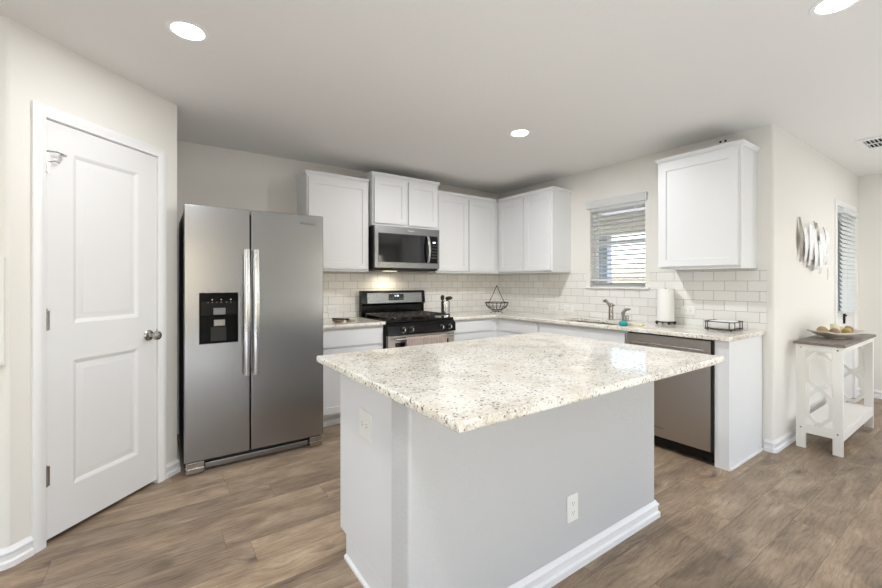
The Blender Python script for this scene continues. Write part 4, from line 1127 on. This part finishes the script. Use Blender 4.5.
for (x, y, h, r, lab) in ((.012, .012, .092, .031, 'taller ivory pillar candle in the middle of the dish'), (.085, .026, .070, .024, 'slimmer ivory pillar candle in the dish, right of the taller one')):
    p = on_dish(x, y, .020); tt = thing('pillar_candle', lab, 'candle', p, 'ivory candles in the dish')
    MB().lathe([(0, 0), (r, 0), (r, h), (r * .8, h - .001), (r * .3, h - .006), (0, h - .006)], p, 24).build('wax', 'candle_ivory', tt)
    MB().cyl(p + Vector((0, 0, h - .007)), p + Vector((0, 0, h + .006)), .0012, n=6).build('wick', 'black_matte', tt)
for (x, y, r, mt, lab) in ((-.125, .010, .034, 'natural_tan', 'tan decorative ball at the left end of the dish'), (-.055, -.030, .033, 'natural_brown', 'brown decorative ball in front of the taller candle, left'), (-.060, .038, .028, 'natural_gold', 'gold decorative ball at the back of the dish'),
                         (.070, -.032, .031, 'natural_gold', 'gold decorative ball in front of the slimmer candle'), (.135, .005, .032, 'natural_brown', 'brown decorative ball at the right end of the dish')):
    zb = .0135 + .040 * (1 - (1 - (x / .205) ** 2) * (1 - (y / .095) ** 2)) + .014 * (x / .205) ** 4
    p = on_dish(x, y, zb + r); solo(MB().ball(p, r * 1.08, r, r * .94, n=18), 'decorative_ball', mt, lab, 'ball', on_dish(x, y, zb), 'decorative balls in the dish')

# ------------------------------------------------------------------ wall sculpture of leaves on the dining wall
t = thing('leaf_wall_sculpture', 'white metal leaf cluster sculpture on the dining wall above the table', 'wall art', (.95, yf, 1.33))
random.seed(3)
def leaf_mesh(xt, zt, xb, zb, wd, out_, mat):
    """pointed leaf from its tip (xt, zt) down to (xb, zb), with a raised mid-rib"""
    mb = MB(); n = 16; L_ = []; d = Vector((xb - xt, 0, zb - zt)); p_ = Vector((-d.z, 0, d.x)).normalized()
    for k in range(n + 1):
        f_ = k / n; hw = wd * max(.02, math.sin(math.pi * f_ ** .85)) ** 1.35
        c_ = Vector((xt, yf - out_ - .018 * math.sin(math.pi * f_), zt)) + d * f_
        L_.append([c_ - p_ * hw + Vector((0, .004, 0)), c_ + Vector((0, -.010, 0)), c_ + p_ * hw + Vector((0, .004, 0)), c_ + Vector((0, -.002, 0))])
    mb.ring_loft(L_); return mb.build('leaf', mat, t, 50)
for xt, zt, xb, zb, wd, out_, mat in (
    (.545, 1.795, .56, 1.43, .030, .010, 'leaf_pewter'), (.62, 1.74, .64, 1.44, .045, .024, 'leaf_white'), (.76, 1.775, .70, 1.40, .055, .034, 'leaf_white'),
    (.70, 1.60, .72, 1.385, .035, .014, 'leaf_pewter'), (.82, 1.66, .84, 1.37, .055, .042, 'leaf_white'), (.86, 1.765, .80, 1.45, .050, .030, 'leaf_white'),
    (.93, 1.62, .93, 1.335, .050, .050, 'leaf_white'), (.865, 1.52, .86, 1.36, .034, .016, 'leaf_pewter'), (1.0, 1.785, .99, 1.50, .032, .012, 'leaf_pewter'),
    (1.04, 1.72, .98, 1.40, .060, .036, 'leaf_white'), (1.12, 1.70, 1.13, 1.44, .055, .030, 'leaf_white'), (1.09, 1.56, 1.10, 1.375, .040, .014, 'leaf_pewter'),
    (1.20, 1.68, 1.24, 1.42, .050, .024, 'leaf_white'), (1.16, 1.745, 1.17, 1.52, .045, .042, 'leaf_white')): leaf_mesh(xt, zt, xb, zb, wd, out_, mat)
mb = MB()
for pts in (((.60, yf - .010, 1.76), (.68, yf - .014, 1.60), (.90, yf - .012, 1.45)), ((.80, yf - .045, 1.78), (.93, yf - .05, 1.62), (.97, yf - .042, 1.40)), ((1.20, yf - .02, 1.76), (1.36, yf - .03, 1.62), (1.30, yf - .02, 1.44)), ((.60, yf - .006, 1.60), (.95, yf - .0045, 1.55), (1.30, yf - .006, 1.60))):
    A, B, C_ = [Vector(p) for p in pts]; mb.tube([A * (1 - f_) ** 2 + B * 2 * f_ * (1 - f_) + C_ * f_ * f_ for f_ in [k / 10 for k in range(11)]], .0035, 6)
mb.build('stem', 'leaf_pewter', t)

# ------------------------------------------------------------------ slatted wall organiser at the far left edge
lw = P2[1]
t = thing('wall_organizer', 'white slatted hanging organizer on the wall left of the pantry door', 'wall organizer', (-4.45, lw, .87))
mb = MB(); a, b = -4.62, -4.2985
mb.box(a, a + .018, lw - .020, lw - .0005, .90, 1.372, .002); mb.box(b - .018, b, lw - .020, lw - .0005, .90, 1.372, .002)
mb.box(a + .018, b - .018, lw - .020, lw - .0005, 1.352, 1.372, .002); mb.box(a + .018, b - .018, lw - .020, lw - .0005, .90, .92, .002)
mb.build('frame', 'plastic_white', t)
mb = MB()
for k in range(8): mb.box(a + .018, b - .018, lw - .016, lw - .003, .925 + k * .0535, .974 + k * .0535, .001, 1)
mb.build('slats', 'plastic_white', t)
for x in (a + .05, -4.47, b - .02):
    MB().tube([(x, lw - .012, .899), (x, lw - .014, .875), (x, lw - .03, .862), (x, lw - .042, .874)], .004, 8).build('hook', 'nickel', t)
